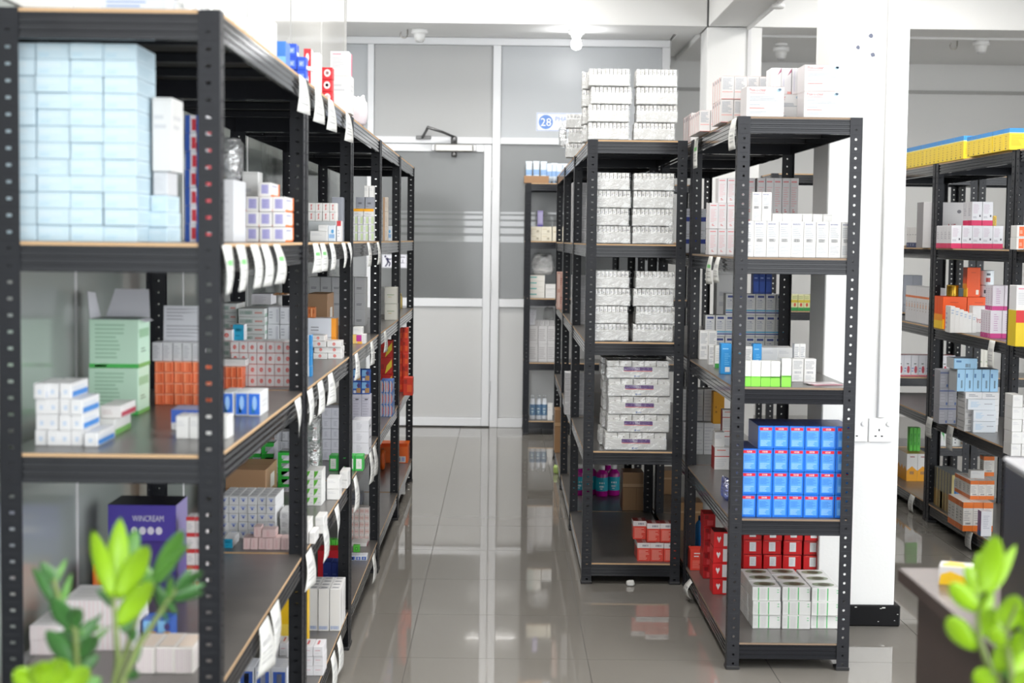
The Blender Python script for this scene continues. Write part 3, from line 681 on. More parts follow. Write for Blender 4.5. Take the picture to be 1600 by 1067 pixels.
prod('wrapwhite', '#eeecee', ('F', .15, .1, .3, .9, 'r', '#dcd9e4'), ('F', .6, .0, 1, .1, 'r', '#e0a09a'), ('F', .7, .75, 1, .9, 'p', '#a8607a', [(.6, .7), (1, .85), (1, 1)]))
prod('greywhite', '#dedfe2', ('F', .1, .2, .8, .8, 'n', 6, '#cfd0d4'))
prod('redbluemix', '#e8e6ea', ('F', 0, 0, .45, 1, 'r', '#3457a8'), ('F', .6, .15, 1, .8, 'r', '#c23b46'), ('R', 0, 0, 1, .5, 'r', '#b8333e'))
prod('lavorange', '#f5f3f2', ('F', .2, .2, .8, .85, 'r', '#a9a6d2'), ('F', .25, .25, .75, .8, 'n', 5, '#8f8cc2'), ('R', .12, .12, .88, .6, 'o', '#f4ece4'), ('R', 0, 0, 1, .14, 'r', '#ef7d33'), ('R', .86, 0, 1, 1, 'r', '#ef7d33'), ('R', .1, .7, .7, .85, 'n', 1, '#8287b8'), ('T', 0, 0, .12, 1, 'r', '#ef8a4a'))
prod('bluewhite', '#e6edf4', ('F', .1, .2, .9, .45, 'r', '#8fb1d8'), ('F', .4, .5, .8, .75, 'o', '#5b9fd0'))
prod('redwhite', '#efeaea', ('F', 0, .75, 1, 1, 'r', '#c83a3f'), ('F', .15, .2, .85, .6, 'n', 3, G2))
prod('clearbox', '#c5c9cb', ('F', .05, .1, .95, .3, 'r', '#d5d9da'))
prod('redfig', '#f1eeeb', ('F', .3, .2, .62, .85, 'p', '#d07a78', [(.36, .2), (.58, .25), (.5, .55), (.62, .85), (.34, .8), (.42, .5)]), ('F', .7, 0, .74, 1, 'r', '#dcd8d6'))
prod('greybox', '#8f929b', ('F', .25, .4, .7, .55, 'b', 9, '#4d4f57'), ('F', .1, .15, .6, .25, 'n', 1, '#777a83'))
prod('greenwhite2', '#eeeef0', ('F', .55, .1, 1, .9, 'r', '#c3d3a8'), ('F', .1, .3, .45, .7, 'n', 3, '#c9c6dc'))
prod('yellowlid', '#ececea', ('F', 0, .62, 1, 1, 'r', '#f0a91d'), ('F', .1, .15, .8, .45, 'n', 2, G2))
prod('tanwhite', '#d9cfc2', ('F', 0, 0, .4, 1, 'r', '#b99878'), ('F', .5, .3, .9, .7, 'n', 4, '#c0b8ae'))
prod('whiteblueflap', '#f4f4f5', ('F', .35, .3, .7, .6, 'n', 2, '#8fb6df'), ('R', .05, .08, .95, .45, 'r', '#3f86cf'), ('R', .1, .55, .8, .75, 'n', 1, '#c9d6e6'))
prod('greenside', '#f0f1ee', ('R', 0, 0, 1, .35, 'r', '#7bb662'), ('F', .1, .4, .7, .7, 'n', 2, G3))
prod('redside', '#eeebe9', ('R', 0, .1, 1, .5, 'r', '#b8485a'), ('F', .1, .3, .8, .7, 'n', 2, '#c5b6b6'))
prod('mint', '#c6e6cf', ('F', .12, .18, .85, .93, 'n', 9, '#9dc3a8'), ('F', 0, 0, 1, .085, 'r', '#4fb85a'), ('F', .12, .02, .35, .065, 'r', '#d7f0d9'), ('R', .05, .62, .9, .8, 'r', '#93bd97'), ('R', .2, .3, .7, .42, 'n', 2, '#6d8f75'), ('R', 0, 0, 1, .085, 'r', '#6fae5e'))
prod('orangesm', '#f3794c', ('F', .12, .1, .30, .9, 'r', '#ff9a70'), ('F', .62, .1, .85, .9, 'r', '#e0633a'), ('F', 0, .93, 1, 1, 'r', '#f9b79b'))
prod('greytext', '#d7d6da', ('F', .15, .15, .8, .85, 'n', 6, '#aeacb4'))
prod('bluecap', '#edeef1', ('FR', 0, .35, 1, 1, 'r', '#3d63bd'), ('F', .2, .1, .8, .3, 'n', 2, G2), ('T', 0, 0, 1, 1, 'r', '#a9acd0'))
prod('bluetooth', '#eef0f2', ('F', .06, .05, .94, .95, 'r', '#2f6fd6'), ('F', .35, .25, .7, .85, 'o', '#9cc4f2'), ('F', .3, .12, .5, .5, 'r', '#49b27a'), ('R', .1, .3, .9, .7, 'n', 2, G3))
prod('redG', '#f4f1f1', ('F', 0, 0, 1, .03, 'r', '#d98a86'), ('F', 0, .97, 1, 1, 'r', '#d98a86'), ('F', 0, 0, .03, 1, 'r', '#d98a86'), ('F', .30, .30, .70, .70, 'o', '#d9544c'), ('F', .41, .40, .62, .60, 't', 'G', '#ffffff'), ('R', .1, .3, .8, .7, 'n', 3, '#dfb4b2'))
prod('tealcap', '#eaeaec', ('F', 0, 0, 1, 1, 'r', '#1f9cc2'), ('F', .25, .55, .75, .75, 'r', '#0f7fa4'), ('F', .25, .2, .75, .4, 'n', 1, '#0f7fa4'), ('R', .3, .2, .9, .6, 'n', 2, G3))
prod('laver', '#d3d6d4', ('F', .06, .3, .55, .72, 'b', 12, '#7f9a90'), ('F', .62, .4, .9, .6, 'r', '#c9938c'), ('R', 0, 0, 1, .4, 'r', '#8fa79a'))
prod('silverwhite', '#d4d5da', ('F', .1, .3, .5, .8, 'n', 3, '#9fa1aa'), ('F', .7, .1, .9, .9, 'r', '#b9bac2'))
prod('white_blueedge', '#eceff2', ('F', .72, 0, 1, 1, 'r', '#2f8fd2'), ('R', 0, 0, 1, 1, 'r', '#2f8fd2'), ('F', .1, .3, .6, .6, 'n', 2, G3))
prod('redstamp', '#f3f1ef', ('F', .38, .25, .6, .8, 'o', '#d9655c'), ('F', .42, .35, .56, .65, 't', 'G', '#ffffff'), ('R', .3, .2, .5, .6, 'n', 2, G1))
prod('whiteorange', '#e3e6ee', ('F', .84, 0, 1, 1, 'r', '#f09a2a'), ('F', .12, .3, .5, .6, 'n', 2, G1), ('R', 0, 0, 1, 1, 'r', '#f09a2a'))
prod('copper', '#c9743f', ('F', .1, .1, .4, .9, 'r', '#eaa878'), ('F', .6, .4, .9, .8, 'r', '#9a5128'))
prod('brown', '#a27f60', ('F', 0, .46, 1, .48, 'r', '#7c5d43'), ('T', 0, .48, 1, .52, 'r', '#8a6a4e'), ('R', .4, .35, .75, .75, 'r', '#e9e6e0'), name='cardboard_box')
prod('cardtall', '#97734f', ('F', 0, .62, 1, .70, 'r', '#b59470'), ('F', .65, 0, .67, .6, 'r', '#6d5036'), ('F', 0, .60, 1, .61, 'r', '#6d5036'), name='cardboard_box')
prod('bigwhite', '#e8e8ea', ('F', .2, .25, .75, .4, 'n', 2, '#6d6d76'), ('F', .02, 0, .04, 1, 'r', '#bdbdc2'))
prod('whiteyellow', '#efecec', ('F', .28, .25, .7, .95, 'r', '#c23a94'), ('F', 0, 0, .3, 1, 'r', '#f0c978'), ('F', .35, 0, .75, .25, 'r', '#f3b64a'))
prod('cream', '#efede2', ('F', .2, .5, .8, .6, 'n', 1, '#9fb08a'), ('F', .3, .38, .75, .45, 'n', 1, '#c9b66a'))
prod('purple', '#43358a', ('F', .08, .3, .5, .6, 'n', 3, '#5d4fa6'), ('R', 0, 0, 1, 1, 'r', '#6d5f9c'), ('T', 0, 0, 1, 1, 'r', '#17141f'))
prod('purplet', '#4e3fa3', ('F', .36, .55, .82, .72, 't', 'WINCREAM', '#eceaf8'), ('F', .34, .18, .44, .40, 'o', '#e9e6f7'), ('F', .46, .18, .56, .40, 'o', '#e9e6f7'), ('F', .58, .18, .68, .40, 'o', '#e9e6f7'), ('F', .70, .18, .80, .40, 'o', '#e9e6f7'), ('R', 0, 0, 1, 1, 'r', '#8a80ae'), ('T', 0, 0, 1, 1, 'r', '#1a1723'))
prod('orangebox', '#ea6a25', ('T', 0, 0, 1, 1, 'r', '#7c5348'), ('F', .2, .2, .5, .8, 'r', '#f58a4a'))
prod('stripedwhite', '#f2eeee', ('F', .05, 0, .95, 1, 'b', 14, '#ead9db'), ('T', .1, .2, .9, .8, 'n', 3, '#d9d6d4'), ('F', .0, .0, .02, 1, 'r', '#d6c6c8'))
prod('peachstripe', '#f1ebe6', ('F', .08, .05, .92, .95, 'b', 7, '#dccbd2'), ('T', .1, .1, .9, .9, 'r', '#f2e0d0'), ('R', .1, .1, .9, .8, 'n', 6, '#c9bfc0'))
prod('picturepack', '#3a5fae', ('F', .05, .45, .6, .95, 'r', '#7fb3de'), ('F', .45, .1, .95, .5, 'r', '#b58a55'), ('F', .1, .08, .4, .3, 'r', '#d9dfe8'), ('F', .5, .55, .9, .85, 'o', '#4c3f74'))
prod('pink', '#f0d2cf', ('F', .35, .15, .6, .85, 'n', 6, '#d9a3a4'), ('R', .1, .3, .9, .6, 'n', 2, '#dcb0ae'))
prod('bluelogo', '#f0f0f1', ('F', .2, .3, .8, .85, 'p', '#a9b6dc', [(.5, .35), (.8, .8), (.2, .8)]), ('F', .4, .38, .62, .62, 'o', '#4f62b4'), ('T', .15, .1, .85, .9, 'n', 3, '#c9c9d0'), ('F', .02, .0, .05, 1, 'r', G3))
prod('barcode', '#efefef', ('F', .2, .2, .85, .8, 'n', 6, '#9a9a9e'))
prod('greenflap', '#e9e9f0', ('F', 0, 0, 1, .9, 'p', '#2fae3e', [(0, 0), (.35, 0), (1, .75), (1, 1), (0, 1)]), ('F', .3, .2, .9, .65, 'r', '#dcd7ea'), ('L', 0, 0, 1, 1, 'r', '#249a36'), ('T', 0, 0, 1, .4, 'r', '#2fae3e'))
prod('leaf', '#f2f2ef', ('F', 0, .1, .5, .9, 'p', '#5fae3a', [(0, .9), (.55, .95), (.35, .5), (0, .1)]), ('F', .55, .3, .85, .45, 'n', 1, G2))
prod('bluegreybox', '#dcdce6', ('F', .3, .25, .7, .75, 'n', 5, '#b3b3bf'), ('R', .2, .3, .8, .5, 'r', '#8d8d98'), ('F', 0, 0, .03, 1, 'r', '#b9b9c4'))
prod('dashlabel', '#e9e9ee', ('F', .25, .2, .6, .85, 'n', 7, '#c6c6cc'), ('R', .25, .3, .7, .45, 'r', '#55555e'))
prod('lavtall', '#d2d0dd', ('F', .1, .05, .9, .95, 'n', 16, '#bcbac8'), ('F', .35, .88, .7, .93, 'r', '#6b6975'))
prod('greenframe', '#3cae4c', ('F', .16, .14, .84, .80, 'r', '#f0f0ec'), ('F', .3, .3, .7, .65, 'n', 3, '#b9d6bb'))
prod('bluepaste', '#3f74bf', ('F', .1, 0, .3, 1, 'r', '#efefef'), ('F', .5, .05, .72, .95, 'r', '#e0b06a'), ('F', .8, .2, .95, .8, 'r', '#d4506a'), ('R', .1, .2, .5, .8, 'o', '#dfe7f0'), ('R', .4, .4, .9, .9, 'r', '#8fb8e6'))
prod('redyellow', '#c92a1f', ('F', .45, .1, 1, .6, 'p', '#f0d43a', [(.4, .0), (1, .45), (1, .9), (.55, .5)]), ('F', .05, .3, .3, .6, 'r', '#a81f18'))
prod('redorange', '#dc3a20', ('F', .4, .2, .9, .6, 'r', '#f0602a'), ('R', .3, .3, .5, .9, 'r', '#f4b43c'), ('F', .05, .65, .4, .9, 'r', '#b02a1a'))
prod('palepink2', '#efe7e3', ('F', .08, .15, .92, .85, 'b', 6, '#d6b3ac'), ('F', .1, .42, .9, .56, 'r', '#c98f88'))
prod('limebox', '#5cc244', ('F', .3, .25, .7, .75, 'r', '#3f9a33'), ('F', .42, .38, .58, .62, 'r', '#8fdc74'))
prod('bluewhite2', '#e9ebf2', ('F', .12, .12, .88, .8, 'r', '#3f62b8'), ('F', .35, .2, .65, .7, 'r', '#e9ebf2'), ('T', .1, .1, .9, .9, 'n', 4, '#cfd2de'))
prod('redflat', '#b8242e', name='paper_folder')
prod('navybox', '#2c3f92', ('F', .1, .2, .9, .5, 'n', 2, '#5368b8'), ('L', .1, .1, .9, .9, 'r', '#e8eaf2'))
prod('tallwhite', '#f2f1f0', ('F', .1, .04, .9, .12, 'b', 8, '#8fa3cf'), ('T', .2, .3, .8, .7, 'r', '#a9a9ae'), ('R', .2, .2, .35, .8, 'r', '#dad9d8'))
prod('reddash', '#efedf0', ('F', .2, .55, .8, .66, 'n', 1, '#c9808a'), ('F', .2, .25, .6, .4, 'n', 2, G3), ('T', .3, .3, .5, .8, 'r', '#c9606a'))
prod('yellowtall', '#efc01c', ('F', .1, .1, .9, .3, 'r', '#f6d557'))
prod('redband', '#dc4a3c', ('F', 0, .72, 1, 1, 'r', '#eeeaea'), ('F', .4, .8, .85, .9, 'b', 8, '#4d4a6a'), ('F', .12, .08, .9, .64, 'n', 8, '#f0a597'), ('T', .0, .0, 1, 1, 'r', '#7c2a28'), ('T', .42, 0, .7, 1, 'r', '#b9a8a4'), ('L', 0, .72, 1, 1, 'r', '#e4dede'), ('L', .1, .1, .9, .6, 'n', 6, '#c23c30'))
prod('greypack', '#d2d1d2', ('F', .1, .15, .85, .85, 'n', 6, '#aaa8aa'), ('F', 0, 0, .03, 1, 'r', '#8d8b8d'))
prod('pinkpack', '#c79d90', ('F', .1, .1, .5, .9, 'r', '#dcc0b6'), ('F', .55, .3, .9, .7, 'n', 4, '#a5645c'))
prod('creambox', '#e9e2cf', ('F', .1, .55, .9, .75, 'n', 1, '#cbbf9f'), ('F', .55, .2, .8, .5, 'b', 6, '#8f866d'))
prod('violetslim', '#8f86b4', ('F', .1, .2, .9, .9, 'r', '#aaa3c8'), ('F', 0, 0, 1, .1, 'r', '#4a3f8f'))
prod('whiteteal', '#eeebe4', ('F', .0, .55, .45, .75, 'r', '#4fa8a4'))
prod('fluxo', '#efedec', ('F', .08, .84, .52, .95, 't', 'Flux-o-clear', '#c8202e'), ('F', .08, .77, .5, .81, 'n', 1, '#b0606a'), ('F', .08, .52, .92, .68, 'n', 3, '#9aa2ac'), ('F', .08, .36, .6, .44, 'n', 1, '#a9b0b8'), ('F', .08, .26, .5, .32, 'n', 1, '#d0605a'), ('F', .08, .1, .6, .2, 'n', 2, '#a0a8b2'), ('F', .80, .82, .92, .94, 'o', '#9fb8c8'), ('F', .84, .86, .93, .95, 'o', '#6f8ca4'), ('L', 0, 0, 1, 1, 'r', '#d6d2d3'), ('T', 0, 0, 1, .05, 'r', '#d9938c'))
prod('rededge', '#eeeae9', ('F', .08, .42, .92, .92, 'n', 10, '#a4abb4'), ('F', 0, .0, 1, .02, 'r', '#e07068'), ('F', .05, .3, .9, .34, 'r', '#eab0aa'), ('L', .0, 0, .14, 1, 'r', '#df7a70'), ('L', .3, .8, .7, .93, 'r', '#8d9098'), ('T', 0, 0, 1, .06, 'r', '#e88f84'))
prod('whitebar', '#efeeec', ('F', .12, .90, .78, .945, 'b', 8, '#5a628c'), ('F', .1, .55, .9, .85, 'n', 6, '#a6abb2'), ('F', .2, .42, .75, .52, 'b', 12, '#55585e'), ('F', .1, .08, .9, .34, 'n', 6, '#b0b4ba'), ('F', .0, 0, .025, 1, 'r', '#d0ceca'))
prod('whitebar2', '#f5f4f2', ('F', .12, .55, .88, .92, 'n', 7, '#a9abb0'), ('F', .2, .36, .8, .46, 'b', 10, '#a9aab0'), ('F', .12, .1, .88, .3, 'n', 4, '#bdbfc4'), ('F', .0, 0, .03, 1, 'r', '#d6d4d0'))
prod('redtextgrey', '#e6e2e3', ('F', .12, .86, .88, .95, 'n', 1, '#dc8a8c'), ('F', .15, .25, .85, .78, 'n', 9, '#e2bcbe'), ('F', .3, .1, .6, .2, 'n', 2, '#d05a5a'), ('F', 0, 0, .03, 1, 'r', '#c3bfc0'))
prod('navyband', '#e4e6ec', ('F', 0, .42, 1, .62, 'r', '#2f3f92'), ('F', .1, .7, .8, .9, 'n', 2, G2))
prod('limefoot', '#f5f5f1', ('FR', 0, 0, 1, .40, 'r', '#86d94a'), ('F', 0, .34, 1, .40, 'r', '#6ec53a'), ('F', .15, .48, .85, .92, 'n', 7, '#dcdcd8'))
prod('greenfoot', '#f0f0ec', ('F', 0, 0, 1, .2, 'r', '#3f9a48'), ('F', .2, .3, .8, .9, 'n', 6, '#d5d5d2'))
prod('azure', '#2b93d8', ('F', .15, .80, .85, .88, 'n', 1, '#8fd0f4'), ('F', .35, .3, .85, .7, 'n', 6, '#62b6ea'), ('F', .4, .08, .85, .24, 'r', '#eef2f4'))
prod('bluehead', '#e6e6e6', ('F', .2, .82, .85, .92, 'r', '#2f3f86'), ('F', .15, .35, .8, .75, 'n', 5, '#b3b6c2'), ('F', 0, .19, 1, .25, 'r', '#4fb0d8'), ('F', 0, .10, 1, .15, 'r', '#2c4a9a'), ('F', 0, 0, .03, 1, 'r', '#b5b5b5'), ('F', .45, .66, .75, .74, 'n', 1, '#55598a'))
prod('navyfoil', '#1f48a8', ('F', .1, .1, .9, .6, 'r', '#2c5cc6'), ('F', .2, .7, .8, .85, 'n', 1, '#7fa0e2'))
prod('blueblock', '#1f74e0', ('F', .12, .10, .88, .80, 'r', '#5ba0ee'), ('F', .10, .80, .90, .93, 'r', '#d8263c'), ('F', .33, .83, .67, .905, 'b', 6, '#ffe9ea'), ('F', .18, .12, .82, .38, 'n', 4, '#9cc8f6'), ('F', .18, .44, .82, .72, 'n', 5, '#2f74cc'), ('T', 0, 0, 1, 1, 'r', '#2a3566'), ('L', 0, 0, 1, 1, 'r', '#7f86a8'))
prod('redside2', '#f0eeec', ('F', .15, .84, .75, .92, 'n', 1, '#d0604a'), ('F', 0, .58, 1, .62, 'r', '#c23a34'), ('F', .1, .1, .9, .5, 'n', 5, G3), ('L', 0, 0, 1, 1, 'r', '#a8302e'))
prod('whitegrid', '#dcdcdc', ('F', .08, .1, .92, .9, 'n', 8, '#c3c3c6'), ('F', 0, 0, .03, 1, 'r', '#77777a'))
prod('amber', '#d99a1e', ('F', .2, .3, .4, .6, 'n', 2, '#a86f12'))
prod('greenline', '#f4f4f2', ('F', .20, .04, .235, .96, 'r', '#4bbf6a'), ('F', .55, .04, .585, .96, 'r', '#4bbf6a'), ('F', .3, .1, .5, .9, 'b', 5, '#dfdede'), ('F', .88, .55, .95, .9, 'n', 2, '#8fcfa0'), ('F', .05, .2, .16, .8, 'b', 3, '#e2e2e0'), ('T', .1, .2, .9, .85, 'o', '#8d9a80'), ('T', .3, .3, .75, .75, 'o', '#6d5a44'), ('L', .1, .1, .9, .9, 'n', 4, '#dcdcda'))
prod('redlabel', '#c3181c', ('F', .33, .22, .68, .86, 'r', '#e6e8ea'), ('F', .4, .32, .62, .76, 'n', 6, '#c3c6ca'), ('F', 0, .0, 1, .05, 'r', '#7c0f12'), ('T', 0, 0, 1, 1, 'r', '#6d1416'), ('F', .1, .88, .9, .97, 'n', 1, '#e05a50'))
prod('redheart', '#d41f22', ('F', .2, .3, .45, .75, 'p', '#f4eeee', [(.32, .3), (.45, .6), (.4, .72), (.32, .62), (.24, .72), (.2, .6)]), ('F', .6, .1, .95, .9, 'r', '#eceaec'), ('T', 0, 0, 1, 1, 'r', '#5a1a1c'))
prod('redfilm', '#b51d22', ('F', .3, .1, .8, .5, 'r', '#d4474a'), ('F', .1, .6, .4, .9, 'r', '#8a1418'))
prod('redwhitelab', '#e04434', ('F', .25, .62, .8, .9, 'n', 2, '#f6e2de'), ('F', .15, .1, .9, .5, 'n', 5, '#f08a7c'), ('L', 0, 0, 1, 1, 'r', '#a32a22'))
prod('yellowblue', '#f2d22e', ('FLR', 0, .80, 1, 1, 'r', '#2f8fd8'), ('FL', 0, .76, 1, .80, 'r', '#f4ef9a'), ('F', .12, .2, .88, .7, 'n', 7, '#d6b11c'), ('L', .3, .15, .6, .7, 'n', 5, '#cfa91a'), ('L', .3, .05, .5, .12, 'r', '#6d5a1a'))
prod('pinkfoot', '#e9e8ec', ('FL', 0, 0, 1, .22, 'r', '#d22a5e'), ('F', .1, .3, .6, .4, 'n', 2, G1), ('F', .12, .5, .9, .9, 'n', 8, '#cbb9c6'), ('F', .72, .36, .86, .45, 'r', '#55555c'), ('L', .2, .4, .8, .75, 'n', 4, '#b9b7c0'))
prod('greyNE', '#c9c6c6', ('F', .60, .38, .78, .54, 't', 'NE', '#9a4a54'), ('F', .80, .76, .90, .84, 'o', '#6d6a70'), ('L', 0, 0, 1, 1, 'r', '#8d8a8c'))
prod('navyfoot', '#e4e2e0', ('FL', 0, 0, 1, .24, 'r', '#28355e'), ('L', .1, .6, .9, .66, 'n', 1, '#4a4a52'), ('L', .4, .08, .6, .18, 'r', '#cfd3de'))
prod('yellowsm', '#d9b03a', ('F', .2, .1, .8, .9, 'n', 6, '#3a3020'))
prod('orangewhite', '#ecebe8', ('F', .3, .1, 1, .9, 'r', '#ea6b3a'), ('F', .4, .3, .9, .6, 'n', 3, '#f3c9b4'))
prod('orangegrad', '#e8540f', ('L', 0, 0, 1, .25, 'r', '#f2c81e'), ('L', 0, .25, 1, .45, 'r', '#f09a1a'), ('F', .0, .0, .08, .3, 'r', '#f2b01e'), ('F', .7, .08, .9, .24, 'r', '#f2e6d8'), ('T', 0, 0, 1, 1, 'r', '#c8341a'), ('F', .3, .8, .8, .86, 'n', 1, '#c9420a'))
prod('slimwhite', '#efedea', ('F', .2, .7, .8, .9, 'n', 2, '#9fb0c9'), ('L', .1, .1, .4, .8, 'n', 4, '#b9a9c0'))
prod('magfoot', '#ece4ec', ('FL', 0, 0, 1, .17, 'r', '#c93a86'), ('FL', .3, .25, .7, .9, 'n', 8, '#c9a9c4'), ('L', .35, .04, .55, .13, 'r', '#f2d9ea'))
prod('redscript', '#efecea', ('F', .1, .35, .8, .6, 't', 'Orofer', '#b8323c'))
prod('orangestripe', '#eae9ec', ('FL', 0, .68, 1, .74, 'r', '#e8783a'), ('L', .3, .3, .7, .6, 'n', 4, '#b3a9a4'), ('L', .3, .4, .6, .52, 'r', '#e8a070'))
prod('redyel2', '#e0c21e', ('F', 0, .66, 1, 1, 'r', '#cf2a2e'))
prod('whitelong', '#e2e1e1', ('F', .2, .3, .85, .75, 'n', 2, '#7f828c'), ('L', .1, .4, .9, .6, 'r', '#a9a9ac'))
prod('skyblue', '#9cc6e4', ('F', .1, .62, .32, .8, 'r', '#4f7aa8'), ('F', .5, .15, .72, .5, 'b', 4, '#56646f'), ('F', .0, 0, .02, 1, 'r', '#6f98b8'), ('L', 0, 0, 1, 1, 'r', '#c6c9cc'), ('T', 0, 0, 1, 1, 'r', '#5d6470'))
prod('greyblue', '#a7a7ae', ('F', .0, .8, 1, .88, 'r', '#6d7698'), ('F', .75, .05, .95, .2, 'r', '#5f6f9a'), ('F', .1, .2, .7, .7, 'n', 3, '#b9b9c0'))
prod('whitebluetext', '#e3e8ee', ('F', .1, .25, .5, .8, 'n', 5, '#a9c6de'), ('F', .6, .5, .9, .65, 'n', 1, '#9a9aa2'), ('L', .1, .3, .9, .6, 'n', 2, '#8d7f86'))
prod('orangeband', '#e9e5df', ('FL', 0, 0, 1, .2, 'r', '#e0742a'), ('FL', 0, .80, 1, 1, 'r', '#e0742a'), ('F', .1, .35, .85, .72, 'n', 5, '#b9b6b4'), ('F', .25, .24, .8, .3, 'b', 8, '#6d6a6a'), ('L', .2, .3, .8, .7, 'n', 4, '#a9a6a2'))
prod('whitepurple', '#eeedf2', ('F', .2, .3, .85, .85, 'n', 8, '#c3c3cc'), ('L', 0, .2, 1, 1, 'r', '#8a5a8f'), ('L', 0, 0, 1, .2, 'r', '#2f6aa8'))
prod('bluegold', '#d9c98f', ('F', .15, .1, .85, .9, 'r', '#3f6fa8'), ('F', .3, .15, .7, .85, 'b', 4, '#6f9ac8'), ('L', .1, .0, .9, 1, 'r', '#8d8a80'), ('L', .1, .0, .9, .45, 'r', '#c99a4a'), ('T', 0, 0, 1, 1, 'r', '#7d8284'))
prod('goldwave', '#ebe8e4', ('FL', 0, 0, 1, .5, 'p', '#e8a01e', [(0, 0), (1, 0), (1, .38), (.5, .55), (0, .38)]), ('F', .3, .85, .75, .93, 'n', 1, '#9a4a52'), ('F', .3, .25, .7, .36, 'b', 7, '#5a5460'), ('T', 0, 0, 1, 1, 'r', '#a57f3a'))
prod('pinktop', '#e8e6ea', ('F', .45, .15, .85, .5, 'o', '#b8384a'), ('F', .1, .2, .4, .45, 'n', 2, '#5f78b8'), ('F', .4, .55, .75, .65, 'n', 1, '#3f4a42'), ('T', 0, 0, 1, 1, 'r', '#b0545c'), ('F', 0, 0, 1, .08, 'r', '#d0606a'), ('F', 0, 0, .03, 1, 'r', G2))
prod('losec', '#eeeeec', ('F', .5, .1, 1, 1, 'p', '#4aa85a', [(.6, 1), (1, 1), (1, .3), (.9, .7)]), ('F', .25, .15, .5, .85, 'n', 3, '#6d6d70'))
prod('panad', '#e6e5b4', ('F', 0, 0, 1, .2, 'r', '#2f9a4a'), ('F', 0, .5, 1, .66, 'r', '#d8c43a'), ('F', .3, .25, .7, .48, 'o', '#d04a30'), ('F', .1, .72, .9, .92, 'n', 2, '#a9b86a'))
MINT_IN = ink('#d6d6dc')
def flap(name, parent, pts, m, th=.0008):
    b = MB(); P = [Vector(p) for p in pts]; n = (P[1]-P[0]).cross(P[2]-P[0]).normalized()*th
    b.poly(P, m); b.poly([p+n for p in reversed(P)], m)
    k = len(P)
    for i in range(k): b.poly([P[i], P[i]+n, P[(i+1) % k]+n, P[(i+1) % k]], m)
    return add(name, b.me(name), parent)
def open_carton(key, x, y, z, w, d, h, desc):
    t = tag(empty('medicine_carton', (x+w/2, y+d/2, z+.0004)), desc, 'carton')
    add('body', carton_mesh(key, w-.001, d-.001, h-.0006), t)
    boxobj('inside', (-w/2+.004, -d/2+.004, h-.0004), (w/2-.004, d/2-.004, h), mat('carton_inside', '#8f9a94', .8), t, 0)
    a, c = w/2, d/2
    flap('flap', t, [(-a+.01, c, h), (a, c, h), (a-.008, c+.025, h+.062), (-a+.025, c+.025, h+.062)], MINT_IN)
    flap('flap', t, [(-a, -c+.01, h), (-a, c-.01, h), (-a-.008, c-.025, h+.055), (-a-.008, -c+.02, h+.06)], MINT_IN)
    flap('flap', t, [(a, -c+.01, h), (a, c-.01, h), (a+.012, c-.02, h-.006), (a+.012, -c+.02, h-.006)], MINT_IN)
def standing_card(x, y, z, w, h, desc):
    b = MB(); b.box((0, 0, 0), (w, .0015, h), ink('#dcdce2'), 0)
    rnd = random.Random(2)
    for i in range(9):
        zz = h*(.92-.095*i)
        if i == 4: continue
        b.poly([(w*.07, -.0004, zz), (w*rnd.uniform(.4, .93), -.0004, zz), (w*.9 if i > 3 else w*.5, -.0004, zz-.003), (w*.07, -.0004, zz-.003)], ink('#a3a2aa'))
    tag(add('card_flap', b.me('card_flap'), None, (x, y, z+.0005), (-.06, 0, 0)), desc, 'card')
def open_tray(x, y, z, w, d, h, desc, base=None, label_=True):
    base = base or mat('orange_card', '#ee6a1c', .5)
    t = tag(empty('open_carton', (x+w/2, y+d/2, z+.0004)), desc, 'carton')
    a, c, s_ = w/2, d/2, .003
    boxobj('bottom', (-a, -c, 0), (a, c, s_), base, t, 0)
    boxobj('side', (-a, -c, s_), (a, -c+s_, h), base, t, .0005); boxobj('side', (-a, c-s_, s_), (a, c, h), base, t, .0005)
    boxobj('side', (-a, -c+s_, s_), (-a+s_, c-s_, h), base, t, .0005); boxobj('side', (a-s_, -c+s_, s_), (a, c-s_, h*1.12), base, t, .0005)
    if label_:
        flap('flap', t, [(-a, c, h), (a, c, h), (a, c+.03, h+.012), (-a, c+.03, h+.012)], base)
        b = MB(); b.box((a-.055, -c-.0008, h*.05), (a-.012, -c-.0001, h*.42), PAPER, 0); b.box((a-.05, -c-.0012, h*.12), (a-.042, -c-.0008, h*.36), ink('#8f8fa8'), 0); b.box((a-.034, -c-.0012, h*.12), (a-.018, -c-.0008, h*.36), ink('#aab0d8'), 0)
        add('label', b.me('label'), t)
def booklet(x, y, z, desc):
    for i, (dx, dy, a, colr, lab) in enumerate([(0, 0, .25, '#c98f9c', 'pink leaflet lying at right end of third shelf, under another'), (-.01, .008, .12, '#ecdfe2', 'white pink-lined leaflet lying on top at shelf right end')]):
        b = MB(); b.box((-.052, -.03, 0), (.052, .03, .0025), ink(colr), .0005); b.poly([(-.045, -.022, .0029), (.03, -.022, .0029), (.03, .02, .0029), (-.045, .02, .0029)], ink('#f2eaec'))
        b.poly([(-.04, -.005, .0032), (0, -.005, .0032), (0, .002, .0032), (-.04, .002, .0032)], ink('#c3848f'))
        tag(add('leaflet', b.me('leaflet'), None, (x+dx, y+dy, z+.0004+i*.003), (0, 0, a)), lab, 'leaflet', 'leaflets on the right rack')

